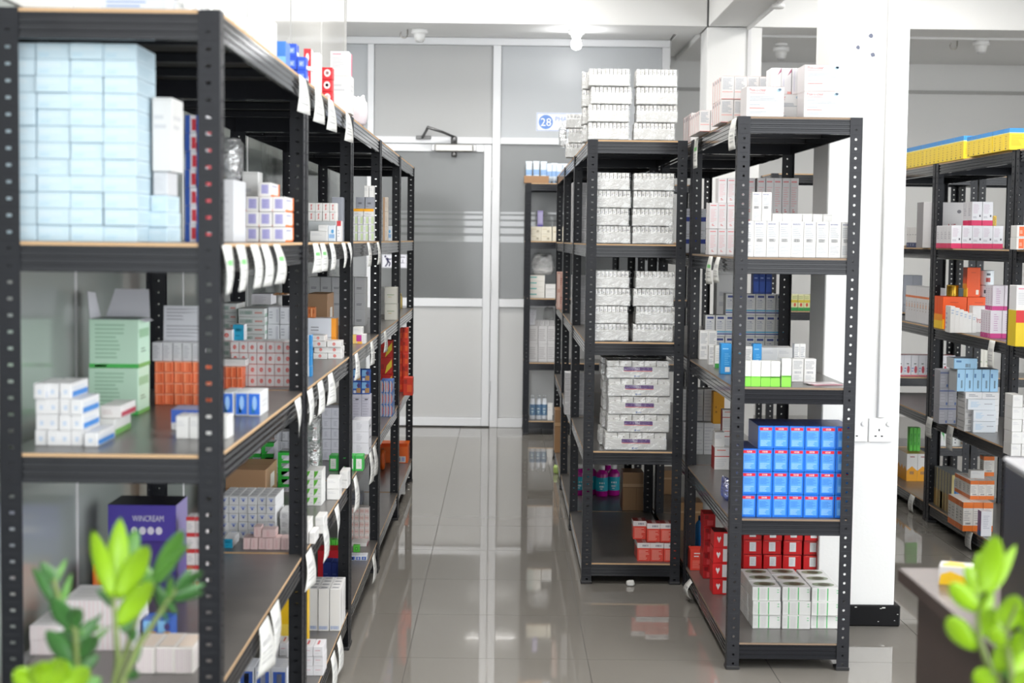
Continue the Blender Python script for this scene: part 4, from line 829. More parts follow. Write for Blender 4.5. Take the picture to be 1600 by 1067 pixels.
# ------------------------------------------------------------------ goods on the shelves (world coordinates, metres)
# ---- left row, top boards
K('whiteblue', -0.7772, 3, 1.8, 0.1283, 0.1, 0.0664, 1, 1, 1, 'white carton with blue print on top of nearest left rack')
film_bag(-0.6309, 2.95, 1.8, 0.0673, 0.09, 0.0551, 'clear plastic bag of vials on top of nearest left rack', seed=3)
K('plainwhite', -0.6371, 3.68, 1.8, 0.0871, 0.09, 0.1081, 1, 1, 1, 'plain white box on top of nearest left rack')
K('bluegreen', -0.6021, 3.83, 1.8, 0.0657, 0.08, 0.0739, 1, 1, 1, 'blue and lime carton lying on nearest left rack top')
K('royal', -0.5707, 4.1, 1.8, 0.0243, 0.05, 0.0339, 2, 1, 3, 'royal blue carton on top of second left rack', skip={(1,2)})
K('redO', -0.5649, 4.38, 1.8, 0.0215, 0.05, 0.0612, 1, 1, 2, 'white carton with red square on second left rack top')
K('plainwhite', -0.557, 4.46, 1.8, 0.0274, 0.06, 0.1214, 1, 1, 1, 'white upright carton behind red-square ones on left racks')
K('redO2', -0.5547, 4.72, 1.8, 0.0328, 0.05, 0.0362, 1, 1, 3, 'small red carton with white disc on second left rack top')
K('plainwhite', -0.5677, 5.08, 1.8, 0.0665, 0.11, 0.1234, 1, 1, 1, 'white carton under the pink-lettered one on left rack top')
K('pinktext', -0.5688, 5.085, 1.9234, 0.0623, 0.1, 0.0766, 1, 1, 1, 'tall white carton with pink lettering on left rack top')
film_bag(-0.5572, 5.58, 1.8, 0.0594, 0.12, 0.1013, 'white and pink plastic bag on third left rack top', m=mat('pinkish_bag','#f3e6ea',.3), seed=5)
# ---- left row, second boards
K('ltblue', -0.916, 2.85, 1.384, 0.0612, 0.157, 0.03, 4, 1, 12, 'light blue carton in tall stack on nearest left rack', jit=1.5)
K('ltblue', -0.6925, 2.95, 1.384, 0.0558, 0.12, 0.0286, 1, 1, 2, 'light blue carton beside tall blue stack')
K('ltblue', -0.6704, 2.955, 1.4412, 0.0327, 0.11, 0.0317, 1, 1, 1, 'light blue carton on pair beside tall stack')
K('greywhite', -0.6666, 2.96, 1.4729, 0.0279, 0.09, 0.0449, 1, 1, 1, 'grey white carton under the tall white box')
K('plainwhite', -0.6665, 2.955, 1.5178, 0.0387, 0.1, 0.1394, 1, 1, 1, 'tall white box beside the light blue stack')
K('redbluemix', -0.6654, 3.25, 1.384, 0.024, 0.06, 0.0376, 2, 1, 7, 'red and blue carton stacked behind front left post')
K('greywhite', -0.6285, 3.42, 1.384, 0.0366, 0.16, 0.1375, 1, 1, 1, 'white carton in clear wrap right of front left post')
film_bag(-0.6251, 3.44, 1.5215, 0.0381, 0.1, 0.092, 'grey plastic bag on wrapped carton by front left post', seed=8)
K('lavorange', -0.652, 3.74, 1.384, 0.0319, 0.15, 0.0363, 4, 1, 3, 'white orange carton with lavender square')
K('lavorange', -0.5899, 3.745, 1.4928, 0.0292, 0.15, 0.034, 1, 1, 1, 'single lavender-square carton on top of its stack')
K('plainwhite', -0.6558, 3.9, 1.384, 0.0417, 0.07, 0.1748, 1, 1, 1, 'flat white carton behind lavender-square cartons')
K('plainwhite', -0.6029, 4.84, 1.384, 0.0558, 0.1, 0.0321, 1, 1, 1, 'flat white carton under red-figure cartons')
K('plainwhite', -0.5777, 4.845, 1.4161, 0.0299, 0.08, 0.0191, 1, 1, 1, 'small white carton on the flat one, left rack two')
K('bluewhite', -0.5473, 4.85, 1.384, 0.0229, 0.08, 0.0505, 1, 1, 1, 'blue and white carton beside flat white carton')
K('redwhite', -0.5225, 4.87, 1.384, 0.014, 0.06, 0.0649, 1, 1, 1, 'narrow red and white carton near second rack end')
K('clearbox', -0.6233, 4.955, 1.384, 0.0897, 0.1, 0.0642, 1, 1, 1, 'grey tray box under the red-figure cartons')
K('redfig', -0.6242, 4.96, 1.4482, 0.0229, 0.05, 0.029, 4, 1, 2, 'white carton with red figure on grey tray')
K('greybox', -0.5639, 5.1, 1.384, 0.0357, 0.07, 0.1446, 1, 1, 1, 'grey carton behind red-figure cartons')
K('greenwhite2', -0.5962, 6.12, 1.384, 0.0214, 0.06, 0.0327, 4, 1, 3, 'small white and green carton on third left rack')
K('yellowlid', -0.5921, 6.125, 1.4822, 0.0403, 0.07, 0.029, 2, 1, 1, 'white carton with yellow lid on third left rack')
K('greybox', -0.5827, 6.13, 1.5111, 0.0353, 0.07, 0.0453, 2, 1, 1, 'grey carton above yellow-lid cartons')
K('plainwhite', -0.5506, 6.135, 1.5565, 0.0189, 0.06, 0.0455, 2, 1, 1, 'tall white carton above the grey pair')
K('tanwhite', -0.5451, 7.02, 1.384, 0.0231, 0.05, 0.0656, 1, 1, 3, 'thin tan and white carton on fourth left rack')
K('bluewhite', -0.5399, 7.2, 1.384, 0.0222, 0.05, 0.0688, 1, 1, 1, 'pale carton with blue mark on fourth left rack')
# ---- left row, third boards
K('whiteblueflap', -0.8769, 2.9, 1, 0.0231, 0.12, 0.0294, 4, 1, 4, 'small white carton with blue side', skip={(3,3)}, jit=2)
K('whiteblueflap', -0.7817, 2.89, 1, 0.0263, 0.13, 0.0267, 1, 1, 1, 'single white blue-sided carton before the small stack')
K('greenside', -0.801, 3.06, 1, 0.0368, 0.13, 0.0321, 1, 1, 1, 'white carton with green edge beside small stack')
K('redside', -0.7983, 3.07, 1.0321, 0.0432, 0.12, 0.0258, 1, 1, 1, 'flat white carton with red end beside small stack')
K('mint', -0.9117, 3.414, 1, 0.1102, 0.11, 0.1036, 1, 1, 1, 'pale mint green carton, lower of the two')
open_carton('mint', -0.9111, 3.414, 1.1036, 0.11, .11, 0.1075, 'pale mint green carton with open flaps, upper of the two')
K('orangesm', -0.8133, 3.6245, 1, 0.022, 0.07, 0.0256, 6, 1, 4, 'bright orange small carton under grey text row')
K('greytext', -0.8201, 3.6295, 1.1025, 0.0234, 0.06, 0.0446, 5, 1, 1, 'small grey text carton above the orange ones')
standing_card(-0.8038, 3.6745, 1.147, 0.0978, 0.0835, 'white printed card flap standing on the orange cartons')
K('bluecap', -0.6758, 3.1567, 1, 0.0294, 0.08, 0.0421, 2, 1, 1, 'blue capped white carton behind front left post')
K('plainwhite', -0.6365, 3.0194, 1, 0.0257, 0.06, 0.0454, 4, 1, 1, 'small white carton standing near front left post')
K('orangesm', -0.7358, 4.03, 1, 0.0146, 0.06, 0.029, 4, 1, 2, 'orange carton in front of letter-G cartons')
K('plainwhite', -0.7284, 4.035, 1.058, 0.0601, 0.05, 0.018, 1, 1, 1, 'white carton lying on the orange pair')
K('bluetooth', -0.6211, 3.4169, 1, 0.0297, 0.11, 0.0527, 3, 1, 1, 'blue and white carton at shelf edge, nearest left rack')
K('redG', -0.7193, 4.0973, 1, 0.0233, 0.11, 0.0298, 7, 1, 4, 'white carton with red letter G')
K('redG', -0.748, 4.1157, 1.1191, 0.0306, 0.1, 0.0301, 1, 1, 1, 'single letter-G carton on top of its stack')
K('tealcap', -0.721, 4.1457, 1.1191, 0.0308, 0.05, 0.0424, 1, 1, 1, 'teal carton beside single letter-G carton')
# behind the G cartons (second unit)
K('laver', -0.7506, 4.4, 1, 0.0764, 0.14, 0.0241, 1, 1, 8, 'flat grey white carton with green print')
K('laver', -0.807, 4.42, 1, 0.0512, 0.14, 0.0257, 1, 1, 8, 'flat grey green-print carton in left neighbour pile')
K('silverwhite', -0.673, 4.44, 1, 0.0349, 0.1, 0.0489, 2, 1, 4, 'silver white carton beside green-print pile')
K('greytext', -0.7469, 4.6, 1.1956, 0.0607, 0.1, 0.032, 1, 1, 1, 'long grey carton on silver cartons')
film_bag(-0.6638, 4.45, 1.2276, 0.0551, 0.1, 0.0062, 'clear bag with orange sachets on silver cartons', m=film_mat('orange_film',.5,(.9,.6,.35),30,1.0), seed=12)
K('white_blueedge', -0.5668, 4.4, 1, 0.0246, 0.035, 0.03, 1, 1, 4, 'white carton with blue edge, left of red-stamp cartons')
K('redstamp', -0.6178, 5.0542, 1, 0.046, 0.09, 0.0196, 2, 1, 3, 'white carton with red stamp', jit=4)
K('redstamp', -0.6228, 5.0592, 1.0587, 0.0418, 0.09, 0.0182, 1, 1, 1, 'topmost red-stamp carton left on its pile')
K('whiteorange', -0.6507, 5.1642, 1, 0.096, 0.075, 0.064, 1, 1, 2, 'long white carton with orange end')
K('copper', -0.6558, 5.1692, 1.1281, 0.0149, 0.05, 0.0356, 2, 1, 1, 'copper foil carton on second left rack')
K('brown', -0.6785, 5.3842, 1, 0.0712, 0.2, 0.201, 1, 1, 1, 'brown cardboard box on second left rack')
K('bigwhite', -0.875, 7, 1, 0.051, 0.12, 0.0728, 5, 1, 3, 'large white carton at back of left racks')
K('whiteyellow', -0.5613, 5.8075, 1, 0.048, 0.07, 0.0349, 1, 1, 1, 'white carton with pink yellow picture')
K('plainwhite', -0.562, 5.8125, 1.0349, 0.036, 0.07, 0.0273, 1, 1, 1, 'flat white carton on pink yellow picture carton')
K('cream', -0.5735, 7.5177, 1, 0.0605, 0.11, 0.0792, 1, 1, 2, 'cream white carton on farthest left rack')
K('plainwhite', -0.6358, 8.05, 1, 0.0199, 0.1, 0.0705, 1, 1, 2, 'narrow white carton left of cream cartons')
bottle(-0.5786, 8.7646, 1.0, .012, .085, 'small gold-capped perfume bottle on farthest left rack', ink('#d9c27a'), ink('#c9a94f'))
# ---- left row, fourth boards
K('purple', -0.897, 3.52, 0.572, 0.1542, 0.13, 0.1259, 1, 1, 1, 'purple carton with white lettering, lower one')
K('purplet', -0.898, 3.515, 0.6979, 0.1565, 0.13, 0.0838, 1, 1, 1, 'purple carton with white lettering and discs, upper one')
K('orangebox', -0.8927, 3.36, 0.572, 0.0252, 0.1, 0.1043, 2, 1, 1, 'orange carton behind white cartons, nearest left rack')
K('stripedwhite', -0.8694, 3.04, 0.572, 0.1424, 0.14, 0.0504, 1, 1, 2, 'big white striped carton on nearest left rack')
K('stripedwhite', -0.9206, 3, 0.572, 0.0602, 0.13, 0.0292, 1, 1, 2, 'white striped carton left of the bigger pair')
K('peachstripe', -0.6842, 2.88, 0.572, 0.0366, 0.11, 0.0499, 3, 1, 1, 'pale peach striped carton behind the plant')
K('picturepack', -0.7231, 3.1, 0.572, 0.0298, 0.06, 0.0485, 2, 1, 1, 'colourful blue carton behind plant stems')
K('redwhite', -0.7152, 3.5, 0.572, 0.0212, 0.05, 0.0374, 2, 1, 5, 'red white carton in column behind front post')
K('pink', -0.6782, 4.05, 0.572, 0.0199, 0.055, 0.032, 6, 1, 1, 'pale pink carton on second left rack')
K('pink', -0.6511, 4.055, 0.604, 0.0203, 0.05, 0.028, 1, 1, 1, 'pale pink carton standing on the pink row')
K('pink', -0.6291, 4.055, 0.604, 0.0372, 0.05, 0.022, 1, 1, 1, 'wide pale pink carton lying on the pink row')
K('tealcap', -0.7348, 4.07, 0.572, 0.0271, 0.1, 0.0245, 1, 1, 1, 'white carton with teal end beside pink row')
K('bluelogo', -0.767, 4.2, 0.572, 0.0257, 0.16, 0.0232, 6, 1, 5, 'white carton with blue fan logo')
K('barcode', -0.6055, 4.22, 0.572, 0.0264, 0.1, 0.0243, 1, 1, 3, 'white barcode carton beside blue-logo stack')
K('brown', -0.8443, 4.72, 0.572, 0.1238, 0.24, 0.111, 1, 1, 1, 'brown cardboard box with label behind blue-logo stack')
K('greenflap', -0.721, 4.98, 0.572, 0.0394, 0.1, 0.0259, 1, 1, 5, 'green and white carton pile behind cardboard box')
K('greenflap', -0.836, 5.1, 0.572, 0.0424, 0.09, 0.0359, 2, 1, 4, 'green and white carton at back of left rack')
K('silverwhite', -0.7733, 5.25, 0.572, 0.0273, 0.08, 0.0328, 2, 1, 5, 'grey carton at back above green ones')
# second unit right of post
K('leaf', -0.5997, 4.734, 0.572, 0.0251, 0.1, 0.0273, 2, 1, 4, 'white carton with green leaf')
K('plainwhite', -0.5481, 4.8428, 0.572, 0.0403, 0.08, 0.0345, 1, 1, 2, 'white carton near second rack edge, fourth board')
K('plainwhite', -0.5307, 5.06, 0.572, 0.0274, 0.1, 0.0284, 1, 1, 2, 'small white carton at second rack end, fourth board')
K('plainwhite', -0.5312, 4.1342, 0.572, 0.0164, 0.09, 0.0305, 2, 1, 2, 'white carton close to second left post', skip={(1,1)})
K('plainwhite', -0.5161, 4.2804, 0.572, 0.025, 0.09, 0.0234, 1, 1, 2, 'short white carton behind those by left post')
film_bag(-0.6327, 5, 0.572, 0.0436, 0.12, 0.2404, 'clear film wrapped grey pack on second left rack', seed=21)
K('laver', -0.631, 5.02, 0.572, 0.0334, 0.07, 0.0372, 1, 1, 6, 'grey wrapped carton inside film pack')
K('bluegreybox', -0.6663, 5.7142, 0.572, 0.0356, 0.09, 0.0391, 2, 1, 5, 'pale grey carton in pile, third left rack')
K('dashlabel', -0.5682, 5.8762, 0.572, 0.0634, 0.13, 0.0434, 1, 1, 3, 'white carton with dark dash label')
K('lavtall', -0.6045, 6.25, 0.572, 0.0376, 0.06, 0.1927, 2, 1, 1, 'tall lavender grey carton on third left rack')
K('picturepack', -0.6035, 6.255, 0.7647, 0.035, 0.05, 0.0505, 2, 1, 2, 'colourful picture pack on lavender cartons')
K('greenframe', -0.6081, 5.4496, 0.572, 0.03, 0.07, 0.0548, 4, 1, 1, 'green carton with white label')
K('bluepaste', -0.5609, 7.1388, 0.572, 0.0141, 0.14, 0.0555, 4, 1, 3, 'blue striped carton on fourth left rack')
K('redyellow', -0.5911, 7.52, 0.572, 0.0561, 0.1, 0.082, 1, 1, 4, 'red carton with yellow diamond on fourth left rack')
K('redorange', -0.5635, 8.3, 0.572, 0.0301, 0.07, 0.0692, 2, 1, 5, 'red orange carton on farthest left rack', jit=3)
K('redorange', -0.5178, 8.12, 0.572, 0.0505, 0.09, 0.0942, 1, 1, 1, 'red orange carton at farthest rack edge')
# ---- left row, bottom boards
open_tray(-0.69, 8.68, 0.132, 0.165, .16, 0.09, 'orange open carton with white label on farthest left rack')
film_bag(-0.6616, 8.4, 0.132, 0.0279, 0.06, 0.1115, 'orange plastic bag beside orange open carton', m=mat('orange_bag','#f0691e',.4), seed=31)
K('greybox', -0.7196, 7.3, 0.132, 0.0638, 0.1, 0.0532, 1, 1, 1, 'dark grey carton on third left rack bottom')
K('palepink2', -0.6307, 6.4042, 0.132, 0.0214, 0.07, 0.0286, 4, 1, 5, 'white carton with pink stripes')
K('redside', -0.6123, 6.3, 0.132, 0.0657, 0.1, 0.0152, 1, 1, 1, 'flat white carton with red end, third left rack bottom')
K('limebox', -0.5916, 6.18, 0.132, 0.0271, 0.03, 0.0285, 1, 1, 1, 'lime green carton on third left rack bottom')
K('bluewhite2', -0.5898, 6.02, 0.132, 0.0226, 0.06, 0.02, 3, 1, 1, 'white carton with blue panels on third left rack bottom')
K('limebox', -0.642, 5.7, 0.132, 0.0158, 0.04, 0.0726, 3, 1, 2, 'lime green carton on second left rack bottom')
K('redflat', -0.6597, 5.55, 0.132, 0.081, 0.1, 0.1348, 1, 1, 1, 'flat red folder on second left rack bottom')
K('navybox', -0.6429, 5.3, 0.132, 0.031, 0.07, 0.0727, 3, 1, 2, 'navy blue carton on second left rack bottom', skip={(0,1)})
K('tallwhite', -0.6171, 4.922, 0.132, 0.0353, 0.045, 0.1377, 3, 4, 1, 'tall white carton with blue barcode foot')
K('reddash', -0.5653, 4.4097, 0.132, 0.0296, 0.09, 0.0288, 2, 1, 3, 'white carton with red dash near second rack front')
K('yellowtall', -0.6851, 4.78, 0.132, 0.044, 0.05, 0.1915, 2, 1, 1, 'tall yellow carton at left rack bottom')
K('reddash', -0.6935, 4.4856, 0.132, 0.0244, 0.09, 0.0372, 3, 1, 2, 'white carton with red dash beneath shelf tags')
K('bluewhite2', -0.7298, 4.28, 0.132, 0.0461, 0.1, 0.0595, 3, 1, 1, 'flat white carton with blue foot, lowest left shelf')
# ---- price tags, left row
price_tag(-0.5095, 2.8487, 1.38, 0.092, 0.088, 'white paper price tag under lavender-square cartons, first from left', 'R', 0.018, -0.2, True)
price_tag(-0.5095, 2.9933, 1.38, 0.092, 0.088, 'white paper price tag under lavender-square cartons, second from left', 'R', 0.022, -0.1, True)
price_tag(-0.5095, 3.1615, 1.38, 0.092, 0.088, 'white paper price tag under lavender-square cartons, third from left', 'R', 0.026, 0)
price_tag(-0.5095, 3.2961, 1.38, 0.092, 0.088, 'white paper price tag under lavender-square cartons, fourth from left', 'R', 0.03, 0.1)
price_tag(-0.5095, 3.4717, 1.38, 0.092, 0.088, 'white paper price tag under lavender-square cartons, fifth from left', 'R', 0.034, 0.2, True)
price_tag(-0.5095, 4.1883, 1.38, 0.11, 0.078, 'white paper price tag under red-figure cartons, first from left', 'R', 0.02, 0.24, True)
price_tag(-0.5095, 4.3502, 1.38, 0.11, 0.078, 'white paper price tag under red-figure cartons, second from left', 'R', 0.02, 0.12, True)
price_tag(-0.5095, 4.5753, 1.38, 0.11, 0.078, 'white paper price tag under red-figure cartons, third from left', 'R', 0.02, 0)
price_tag(-0.5095, 4.921, 1.38, 0.11, 0.078, 'white paper price tag under red-figure cartons, fourth from left', 'R', 0.02, -0.12)
price_tag(-0.5095, 5.1037, 1.38, 0.11, 0.078, 'white paper price tag under red-figure cartons, fifth from left', 'R', 0.02, -0.24)
price_tag(-0.5095, 5.8244, 1.38, 0.1, 0.09, 'white paper price tag under yellow-lid cartons, left', 'R', 0.02, 0.1)
price_tag(-0.5095, 6.267, 1.38, 0.1, 0.09, 'white paper price tag under yellow-lid cartons, right', 'R', 0.02, 0.1)
price_tag(-0.5095, 3.9104, 1.796, 0.13, 0.09, 'curled paper price tag on top left rail, first from left', 'R', 0.012, 0.25)
price_tag(-0.5095, 4.2312, 1.796, 0.13, 0.09, 'curled paper price tag on top left rail, second from left', 'R', 0.012, 0.25)
price_tag(-0.5095, 4.5418, 1.796, 0.13, 0.09, 'curled paper price tag on top left rail, third from left', 'R', 0.012, 0.25)
price_tag(-0.5095, 5.0413, 1.796, 0.13, 0.09, 'curled paper price tag on top left rail, fourth from left', 'R', 0.012, 0.25)
price_tag(-0.5095, 3.8376, 0.996, 0.11, 0.09, 'paper price tag on third left shelf edge, first from left', 'R', 0.015, -0.3)
price_tag(-0.5095, 4.0779, 0.996, 0.11, 0.09, 'paper price tag on third left shelf edge, second from left', 'R', 0.015, -0.1)
price_tag(-0.5095, 4.3048, 0.996, 0.11, 0.09, 'paper price tag on third left shelf edge, third from left', 'R', 0.015, 0.1)
price_tag(-0.5095, 4.5585, 0.996, 0.11, 0.09, 'paper price tag on third left shelf edge, fourth from left', 'R', 0.015, 0.3)
price_tag(-0.5095, 5.3695, 0.996, 0.1, 0.09, 'paper price tag on third shelf edge of farther left racks, left', 'R', 0.015, 0.2)
price_tag(-0.5095, 5.9937, 0.996, 0.1, 0.09, 'paper price tag on third shelf edge of farther left racks, middle', 'R', 0.015, 0.2)
price_tag(-0.5095, 6.6726, 0.996, 0.1, 0.09, 'paper price tag on third shelf edge of farther left racks, right', 'R', 0.015, 0.2)
price_tag(-0.5095, 3.2961, 0.568, 0.12, 0.11, 'long curled price tag on fourth shelf of nearest left rack, left', 'R', 0.02, 0.4)
price_tag(-0.5095, 3.4524, 0.568, 0.12, 0.11, 'long curled price tag on fourth shelf of nearest left rack, right', 'R', 0.02, -0.1)
price_tag(-0.5095, 4.0645, 0.568, 0.11, 0.1, 'long curled price tag on fourth shelf of second left rack, left', 'R', 0.02, 0.3)
price_tag(-0.5095, 4.428, 0.568, 0.11, 0.1, 'long curled price tag on fourth shelf of second left rack, middle', 'R', 0.02, 0.05)
price_tag(-0.5095, 4.751, 0.568, 0.11, 0.1, 'long curled price tag on fourth shelf of second left rack, right', 'R', 0.02, -0.2)
price_tag(-0.5095, 5.3463, 0.568, 0.1, 0.12, 'curled price tag on fourth shelf of third left rack, left', 'R', 0.025, 0.2)
price_tag(-0.5095, 5.9648, 0.568, 0.1, 0.12, 'curled price tag on fourth shelf of third left rack, middle', 'R', 0.025, 0.2)
price_tag(-0.5095, 6.1425, 0.568, 0.1, 0.12, 'curled price tag on fourth shelf of third left rack, right', 'R', 0.025, 0.2)
price_tag(-0.5095, 4.6615, 0.128, 0.1, 0.105, 'price tag on bottom shelf edge of left racks, left', 'R', 0.02, 0.15)
price_tag(-0.5095, 4.844, 0.128, 0.1, 0.105, 'price tag on bottom shelf edge of left racks, middle', 'R', 0.02, 0.15)
price_tag(-0.5095, 6.1425, 0.128, 0.1, 0.105, 'price tag on bottom shelf edge of left racks, right', 'R', 0.02, 0.15)
# ---- centre rack: wrapped bundles
bundle(0.3342, 6.2624, 1.8, 0.168, 0.12, 0.0708, 'wrapped white bundle on top of centre rack, left stack, bottom layer', 'plain', -0.0025, 10)
bundle(0.3332, 6.2623, 1.8715, 0.168, 0.12, 0.0708, 'wrapped white bundle on top of centre rack, left stack, second layer', 'plain', -0.0024, 10)
bundle(0.3424, 6.2652, 1.943, 0.168, 0.12, 0.0708, 'wrapped white bundle on top of centre rack, left stack, third layer', 'plain', 0.0064, 10)
bundle(0.334, 6.2641, 2.0145, 0.168, 0.12, 0.0708, 'wrapped white bundle on top of centre rack, left stack, top layer', 'plain', -0.0054, 10)
bundle(0.5177, 6.2624, 1.8, 0.168, 0.12, 0.0708, 'wrapped white bundle on top of centre rack, right stack, bottom layer', 'plain', -0.0069, 10)
bundle(0.5267, 6.2653, 1.8715, 0.168, 0.12, 0.0708, 'wrapped white bundle on top of centre rack, right stack, second layer', 'plain', 0.0074, 10)
bundle(0.5252, 6.2628, 1.943, 0.168, 0.12, 0.0708, 'wrapped white bundle on top of centre rack, right stack, third layer', 'plain', -0.0046, 10)
bundle(0.5231, 6.2649, 2.0145, 0.168, 0.12, 0.0708, 'wrapped white bundle on top of centre rack, right stack, top layer', 'plain', 0.0085, 10)
bundle(0.3215, 6.4, 1.8, 0.168, 0.12, 0.0708, 'wrapped white bundle on top of centre rack, behind left stack, bottom layer', 'plain', -0.0165, 10)
bundle(0.3171, 6.4, 1.8715, 0.168, 0.12, 0.0708, 'wrapped white bundle on top of centre rack, behind left stack, second layer', 'plain', 0.0069, 10)
bundle(0.3155, 6.4, 1.943, 0.168, 0.12, 0.0708, 'wrapped white bundle on top of centre rack, behind left stack, third layer', 'plain', -0.0129, 10)
bundle(0.315, 6.4, 2.0145, 0.168, 0.12, 0.0708, 'wrapped white bundle on top of centre rack, behind left stack, top layer', 'plain', -0.0164, 10)
bundle(0.3465, 6.2655, 1.385, 0.168, 0.12, 0.0708, 'wrapped white bundle on second shelf of centre rack, left stack, bottom layer', 'plain', 0.0011, 10)
bundle(0.3389, 6.2656, 1.4565, 0.168, 0.12, 0.0708, 'wrapped white bundle on second shelf of centre rack, left stack, second layer', 'plain', 0.0017, 10)
bundle(0.3458, 6.2654, 1.528, 0.168, 0.12, 0.0708, 'wrapped white bundle on second shelf of centre rack, left stack, third layer', 'plain', 0.0002, 10)
bundle(0.3402, 6.2644, 1.5995, 0.168, 0.12, 0.0708, 'wrapped white bundle on second shelf of centre rack, left stack, top layer', 'plain', -0.0017, 10)
bundle(0.5188, 6.2632, 1.385, 0.168, 0.12, 0.0708, 'wrapped white bundle on second shelf of centre rack, right stack, bottom layer', 'plain', 0.0075, 10)
bundle(0.5174, 6.2622, 1.4565, 0.168, 0.12, 0.0708, 'wrapped white bundle on second shelf of centre rack, right stack, second layer', 'plain', 0.003, 10)
bundle(0.5202, 6.2641, 1.528, 0.168, 0.12, 0.0708, 'wrapped white bundle on second shelf of centre rack, right stack, third layer', 'plain', -0.0007, 10)
bundle(0.521, 6.266, 1.5995, 0.168, 0.12, 0.0708, 'wrapped white bundle on second shelf of centre rack, right stack, top layer', 'plain', -0.0073, 10)
bundle(0.3449, 6.4, 1.385, 0.168, 0.12, 0.0708, 'wrapped white bundle on second shelf of centre rack, behind left stack, bottom layer', 'plain', -0.0119, 10)
bundle(0.3484, 6.4, 1.4565, 0.168, 0.12, 0.0708, 'wrapped white bundle on second shelf of centre rack, behind left stack, second layer', 'plain', -0.0089, 10)
bundle(0.3439, 6.4, 1.528, 0.168, 0.12, 0.0708, 'wrapped white bundle on second shelf of centre rack, behind left stack, third layer', 'plain', 0.0099, 10)
bundle(0.3442, 6.2642, 0.99, 0.168, 0.12, 0.0708, 'wrapped white bundle on third shelf of centre rack, left stack, bottom layer', 'plain', 0.0097, 10)
bundle(0.3416, 6.2622, 1.0615, 0.168, 0.12, 0.0708, 'wrapped white bundle on third shelf of centre rack, left stack, second layer', 'plain', -0.0065, 10)
bundle(0.3496, 6.2645, 1.133, 0.168, 0.12, 0.0708, 'wrapped white bundle on third shelf of centre rack, left stack, third layer', 'plain', -0.0063, 10)
bundle(0.3444, 6.2627, 1.2045, 0.168, 0.12, 0.0708, 'wrapped white bundle on third shelf of centre rack, left stack, top layer', 'plain', -0.001, 10)
bundle(0.5264, 6.2648, 0.99, 0.168, 0.12, 0.0708, 'wrapped white bundle on third shelf of centre rack, right stack, bottom layer', 'plain', 0.0095, 10)
bundle(0.5373, 6.2649, 1.0615, 0.168, 0.12, 0.0708, 'wrapped white bundle on third shelf of centre rack, right stack, second layer', 'plain', 0.011, 10)
bundle(0.5261, 6.2632, 1.133, 0.168, 0.12, 0.0708, 'wrapped white bundle on third shelf of centre rack, right stack, third layer', 'plain', 0.0112, 10)
bundle(0.5352, 6.2636, 1.2045, 0.168, 0.12, 0.0708, 'wrapped white bundle on third shelf of centre rack, right stack, top layer', 'plain', 0.0106, 10)
bundle(0.3533, 6.4, 0.99, 0.168, 0.12, 0.0708, 'wrapped white bundle on third shelf of centre rack, behind left stack, bottom layer', 'plain', 0.0127, 10)
bundle(0.3481, 6.4, 1.0615, 0.168, 0.12, 0.0708, 'wrapped white bundle on third shelf of centre rack, behind left stack, second layer', 'plain', -0.0123, 10)
bundle(0.3505, 6.4, 1.133, 0.168, 0.12, 0.0708, 'wrapped white bundle on third shelf of centre rack, behind left stack, third layer', 'plain', -0.0145, 10)
bundle(0.3495, 6.4, 1.2045, 0.168, 0.12, 0.0708, 'wrapped white bundle on third shelf of centre rack, behind left stack, top layer', 'plain', 0.0185, 10)
bundle(0.3, 7.62, 1.8, 0.15, 0.12, 0.0708, 'wrapped white bundle on top of second centre rack, bottom layer', 'plain', -0.0101, 8)
bundle(0.312, 7.62, 1.8715, 0.15, 0.12, 0.0708, 'wrapped white bundle on top of second centre rack, middle layer', 'plain', -0.0294, 8)
bundle(0.3, 7.62, 1.943, 0.15, 0.12, 0.0708, 'wrapped white bundle on top of second centre rack, top layer', 'plain', -0.0273, 8)
film_bag(0.2692, 7.75, 1.86, 0.0414, 0.1, 0.1082, 'clear bag hanging over bundles on second centre rack top', seed=41)
bundle(0.4201, 6.262, 0.546, 0.256, 0.15, 0.0727, 'wrapped bundle with purple label on centre rack, lowest of five', 'purple', 0, 5)
bundle(0.4081, 6.417, 0.546, 0.256, 0.15, 0.0727, 'wrapped bundle behind purple-label pile, lowest of five', 'purple', 0.01, 5)
bundle(0.4292, 6.262, 0.6195, 0.256, 0.15, 0.0727, 'wrapped bundle with purple label on centre rack, second up of five', 'purple', 0, 5)
bundle(0.4172, 6.417, 0.6195, 0.256, 0.15, 0.0727, 'wrapped bundle behind purple-label pile, second up of five', 'purple', 0.01, 5)
bundle(0.4331, 6.262, 0.693, 0.256, 0.15, 0.0727, 'wrapped bundle with purple label on centre rack, middle of five', 'purple', 0, 5)
bundle(0.4211, 6.417, 0.693, 0.256, 0.15, 0.0727, 'wrapped bundle behind purple-label pile, middle of five', 'purple', 0.01, 5)
bundle(0.4305, 6.262, 0.7665, 0.256, 0.15, 0.0727, 'wrapped bundle with purple label on centre rack, fourth up of five', 'purple', 0, 5)
bundle(0.4185, 6.417, 0.7665, 0.256, 0.15, 0.0727, 'wrapped bundle behind purple-label pile, fourth up of five', 'purple', 0.01, 5)
bundle(0.424, 6.262, 0.84, 0.256, 0.15, 0.0727, 'wrapped bundle with purple label on centre rack, topmost of five', 'purple', 0, 5)
bundle(0.412, 6.417, 0.84, 0.256, 0.15, 0.0727, 'wrapped bundle behind purple-label pile, topmost of five', 'purple', 0.01, 5)
